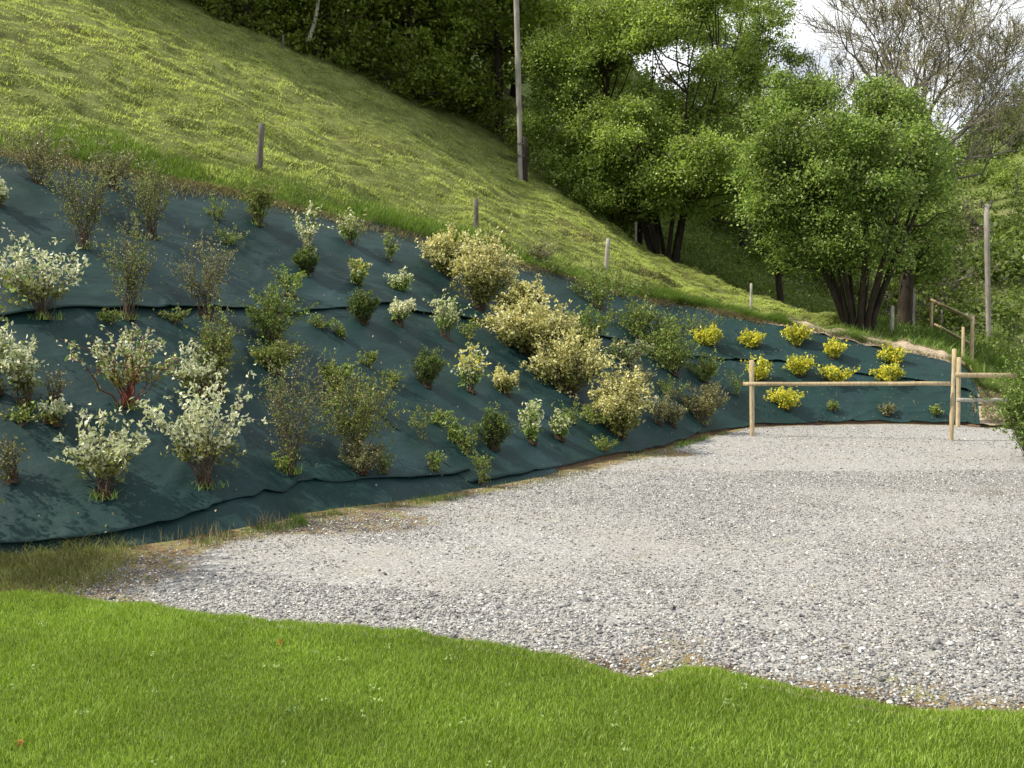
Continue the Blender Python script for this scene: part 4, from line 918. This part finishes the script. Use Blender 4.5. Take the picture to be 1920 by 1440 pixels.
# dry grass hanging under the fringe and straw mound at the right
n = 16000; u_ = rng.uniform(1.6, 10.5, n); vv = 1-np.abs(rng.normal(size=n))*.035; p = bank_pt(u_, vv); p[:, 2] += .03
kp = vnoise(u_*2.3, u_*0+5, 36)+rng.normal(size=n)*.15 > -.05; p = p[kp]
v_, f_ = blades(rng, p, .12, .010, 1.2, True, tilt=(.3, -.5, -.4)); o = link('dry_grass', mk_mesh('dry_grass', v_, f_, [M['dry']])); tagp(o, 'brown dry grass and roots where the turf meets the fabric', 'grass', kind='stuff')
us = np.linspace(9.3, 14.6, 160); ts = np.linspace(0, 1, 10)
def mound(us, ts):
    U, Tt = np.meshgrid(us, ts); a_ = bank_pt(U, np.full(U.shape, .965)); b_ = meadow_pt(U, np.full(U.shape, .075)); wdt = np.clip((U-8.8)/2, 0.3, 1)[..., None]
    p = a_*(1-Tt[..., None]*wdt)+b_*Tt[..., None]*wdt
    p[..., 2] += .05+.10*np.sin(Tt*math.pi)*np.clip((U-9.5)/2, .15, 1)+fbm(p[..., 0]*4, p[..., 1]*4, 3, 71)*.06; return p
o = grid_obj('straw_soil_edge', mound(us, ts), M['straw_soil'])
us2 = np.linspace(13.75, 15.6, 60); U, Tt = np.meshgrid(us2, np.linspace(-.05, 1.08, 40)); p = bank_pt(U, Tt); p[..., 2] += .05+fbm(p[..., 0]*3, p[..., 1]*3, 3, 72)*.10
grid_obj('straw_soil_slope', p, M['straw_soil'])
n = 9000; U = rng.uniform(9.5, 14.6, n); T2 = rng.uniform(0, 1, n); a_ = bank_pt(U, np.full(n, .965)); b_ = meadow_pt(U, np.full(n, .075)); wdt = np.clip((U-9.3)/1.5, .12, 1)[:, None]; p = a_*(1-T2[:, None]*wdt)+b_*T2[:, None]*wdt; p[:, 2] += .07
n2 = 5000; U2 = rng.uniform(13.8, 15.5, n2); pp = bank_pt(U2, rng.uniform(0, 1.05, n2)); pp[:, 2] += .06; p = np.concatenate([p, pp])
v_, f_ = blades(rng, p, .07, .012, 1.6, True); o = link('straw', mk_mesh('straw', v_, f_, [M['dry']])); tagp(o, 'pale straw strewn on the bare soil at the far end of the bank', 'straw', kind='stuff')
# rough weeds at the foot, left corner and around the fence
def scatter_foot(n, u0, u1, v0, v1, h, wd, mat, name, label, thr=-.1, seed=0, lean=.6):
    u_ = rng.uniform(u0, u1, n); vv = rng.uniform(v0, v1, n); p = bank_pt(u_, np.clip(vv, -.3, 1)); p[:, 2] = np.maximum(p[:, 2], 0)
    kp = vnoise(u_*4, vv*20, seed)+rng.normal(size=n)*.15 > thr; p = p[kp]
    a_, b_ = blades(rng, p, h, wd, lean, True); o = link(name, mk_mesh(name, a_, b_, [mat])); tagp(o, label, 'grass', kind='stuff')
scatter_foot(5200, 1.7, 8.4, -.07, .0, .07, .006, M['grass_bright'], 'foot_grass', 'scattered grass tufts along the foot of the left bank', .12, 81)
scatter_foot(1500, 3.5, 7.0, -.10, -.01, .045, .006, M['olive'], 'moss_weeds', 'low mossy weeds on bare soil between fabric and gravel', .05, 82)
scatter_foot(700, 1.6, 3.2, -.08, -.0, .13, .005, M['dry'], 'dry_stalks', 'dry stalks standing in the left corner below the fabric', .1, 83, .35)
n = 26000; x_ = rng.uniform(-6.0, -2.6, n); y_ = rng.uniform(6.1, 8.0, n); kp = (y_ > lawn_y(x_)-.12) & (x_ < -2.95+.5*vnoise(x_*2, y_*3, 3)+.15*rng.normal(size=n)); x_, y_ = x_[kp], y_[kp]
v_, f_ = blades(rng, np.stack([x_, y_, np.full(len(x_), .0)], 1), .055+.06*np.abs(vnoise(x_*5, y_*5, 44))*2, .005, .9); o = link('rough_grass', mk_mesh('rough_grass', v_, f_, [M['olive']])); tagp(o, 'rough dark grass in the shaded left corner of the lawn', 'grass', kind='stuff')
# meadow lower right / around the far fence: taller green grass
n = 60000; x_ = rng.uniform(6.5, 22, n); y_ = rng.uniform(20.6, 45, n); kp = (x_ > .33*y_) & (y_ > 20.6+np.clip(9-x_, 0, 3)*.8); x_, y_ = x_[kp], y_[kp]
zz = np.array([zat(float(a), float(b)) for a, b in zip(x_[:9000], y_[:9000])]); x_, y_ = x_[:9000], y_[:9000]
kp = vnoise(x_*.8, y_*.8, 91) > -.25; p = np.stack([x_, y_, zz], 1)[kp]; p = np.repeat(p, 5, 0); p[:, :2] += rng.normal(size=(len(p), 2))*.12
v_, f_ = blades(rng, p, .28, .03, .7, True); o = link('tall_grass', mk_mesh('tall_grass', v_, f_, [M['grass_bright']])); tagp(o, 'taller green grass beyond the end of the bank around the rail fence', 'grass', kind='stuff')

# litter blown onto the fabric
n = 1100; u_ = rng.uniform(1.6, 13.5, n); vv = rng.random(n); p = bank_pt(u_, vv); p[:, 2] += .062
v_, f_ = leaves(rng, p, rng.normal(size=p.shape)*np.array([1, 1, .2]), .035, .018, up=2.5); o = link('leaf_litter', mk_mesh('leaf_litter', v_, [f_], [M['dry']])); tagp(o, 'dry leaves and twigs scattered over the dark fabric', 'leaf litter', kind='stuff')
n = 5000; x_ = rng.uniform(-.5, .6, n); d_ = rng.uniform(4.5, 17.5, n); x_ = x_*d_; nz = vnoise(x_*.9, d_*.9, 131)+.5*vnoise(x_*3, d_*3, 132); fy = np.interp(x_, Fs[:, 0], Fs[:, 1]); kp = (nz > .42) & (d_ > lawn_y(x_)+.1) & (d_ < fy-.15); x_, d_ = x_[kp], d_[kp]
p = np.repeat(np.stack([x_, d_, np.full(len(x_), .0)], 1), 5, 0); p[:, :2] += rng.normal(size=(len(p), 2))*.03
v_, f_ = blades(rng, p, .030, .005, 1.0, True); o = link('gravel_weeds', mk_mesh('gravel_weeds', v_, f_, [M['olive']])); tagp(o, 'small weeds sprouting through the gravel', 'weeds', kind='stuff')
# stones
def stones(n, xr, dr, size, name, label, mat, maskf, power=2):
    d_ = (rng.uniform(dr[0]**power, dr[1]**power, n))**(1/power); x_ = rng.uniform(xr[0], xr[1], n)*d_
    kp = maskf(x_, d_); x_, d_ = x_[kp], d_[kp]; n = len(x_)
    oct_ = np.array([(1, 0, 0), (-1, 0, 0), (0, 1, 0), (0, -1, 0), (0, 0, 1), (0, 0, -1)], float)
    f8 = np.array([(0, 2, 4), (2, 1, 4), (1, 3, 4), (3, 0, 4), (2, 0, 5), (1, 2, 5), (3, 1, 5), (0, 3, 5)])
    s = size*np.exp(rng.normal(size=n)*.33)*(1+.3*np.clip((6.8-d_)/2, 0, 1))
    v = oct_[None]*np.stack([rng.uniform(.7, 1.3, n), rng.uniform(.6, 1.1, n), rng.uniform(.3, .6, n)], 1)[:, None, :]+rng.normal(size=(n, 6, 3))*.24
    th = rng.uniform(0, 6.28, n); c, s_ = np.cos(th)[:, None], np.sin(th)[:, None]; tl = rng.normal(size=n)[:, None]*.5
    x = v[..., 0]*c-v[..., 1]*s_; y = v[..., 0]*s_+v[..., 1]*c; z = v[..., 2]+tl*v[..., 0]*.5
    zg = fbm(x_*.5, d_*.5, 3, 51)*.035+fbm(x_*2, d_*2, 2, 55)*.008
    v = np.stack([x, y, z], -1)*s[:, None, None]+np.stack([x_, d_, zg+s*.2], 1)[:, None, :]
    f = f8[None]+np.arange(n)[:, None, None]*6
    print(name, n)
    o = link(name, mk_mesh(name, v.reshape(-1, 3), [f.reshape(-1, 3)], [mat])); tagp(o, label, 'gravel', kind='stuff')
def gmask(x, d):
    m = (d > lawn_y(x)-.02+.03*rng.normal(size=len(x)))
    df = np.full(len(x), 1e9); inside = np.ones(len(x), bool)
    fy = np.interp(x, Fs[:, 0], Fs[:, 1]); dd = fy-d
    m &= (dd > .12) & ((dd > .5*np.clip((2.5-x)/3, 0, 1)) | (rng.random(len(x)) < .3)) & (x > -3.05+.15*rng.normal(size=len(x)))
    comp = fbm(x*.55, d*.8, 4, 101)+.25*vnoise(x*4, d*4, 102)
    m &= (comp+rng.normal(size=len(x))*.30 > -.10) | (d < lawn_y(x)+.9)
    return m
stones(380000, (-.62, .92), (4.3, 12), .0066, 'gravel_stones', 'loose grey and white crushed stones covering the near yard', M['stone'], gmask)
stones(60000, (-.34, .80), (11, 18.5), .0085, 'far_gravel_stones', 'loose grey stones covering the far part of the yard', M['stone'], gmask)
stones(1900, (-.55, .92), (4.3, 9), .013, 'large_gravel_stones', 'larger pale stones scattered on the gravel', M['stone'], gmask)
print('done')
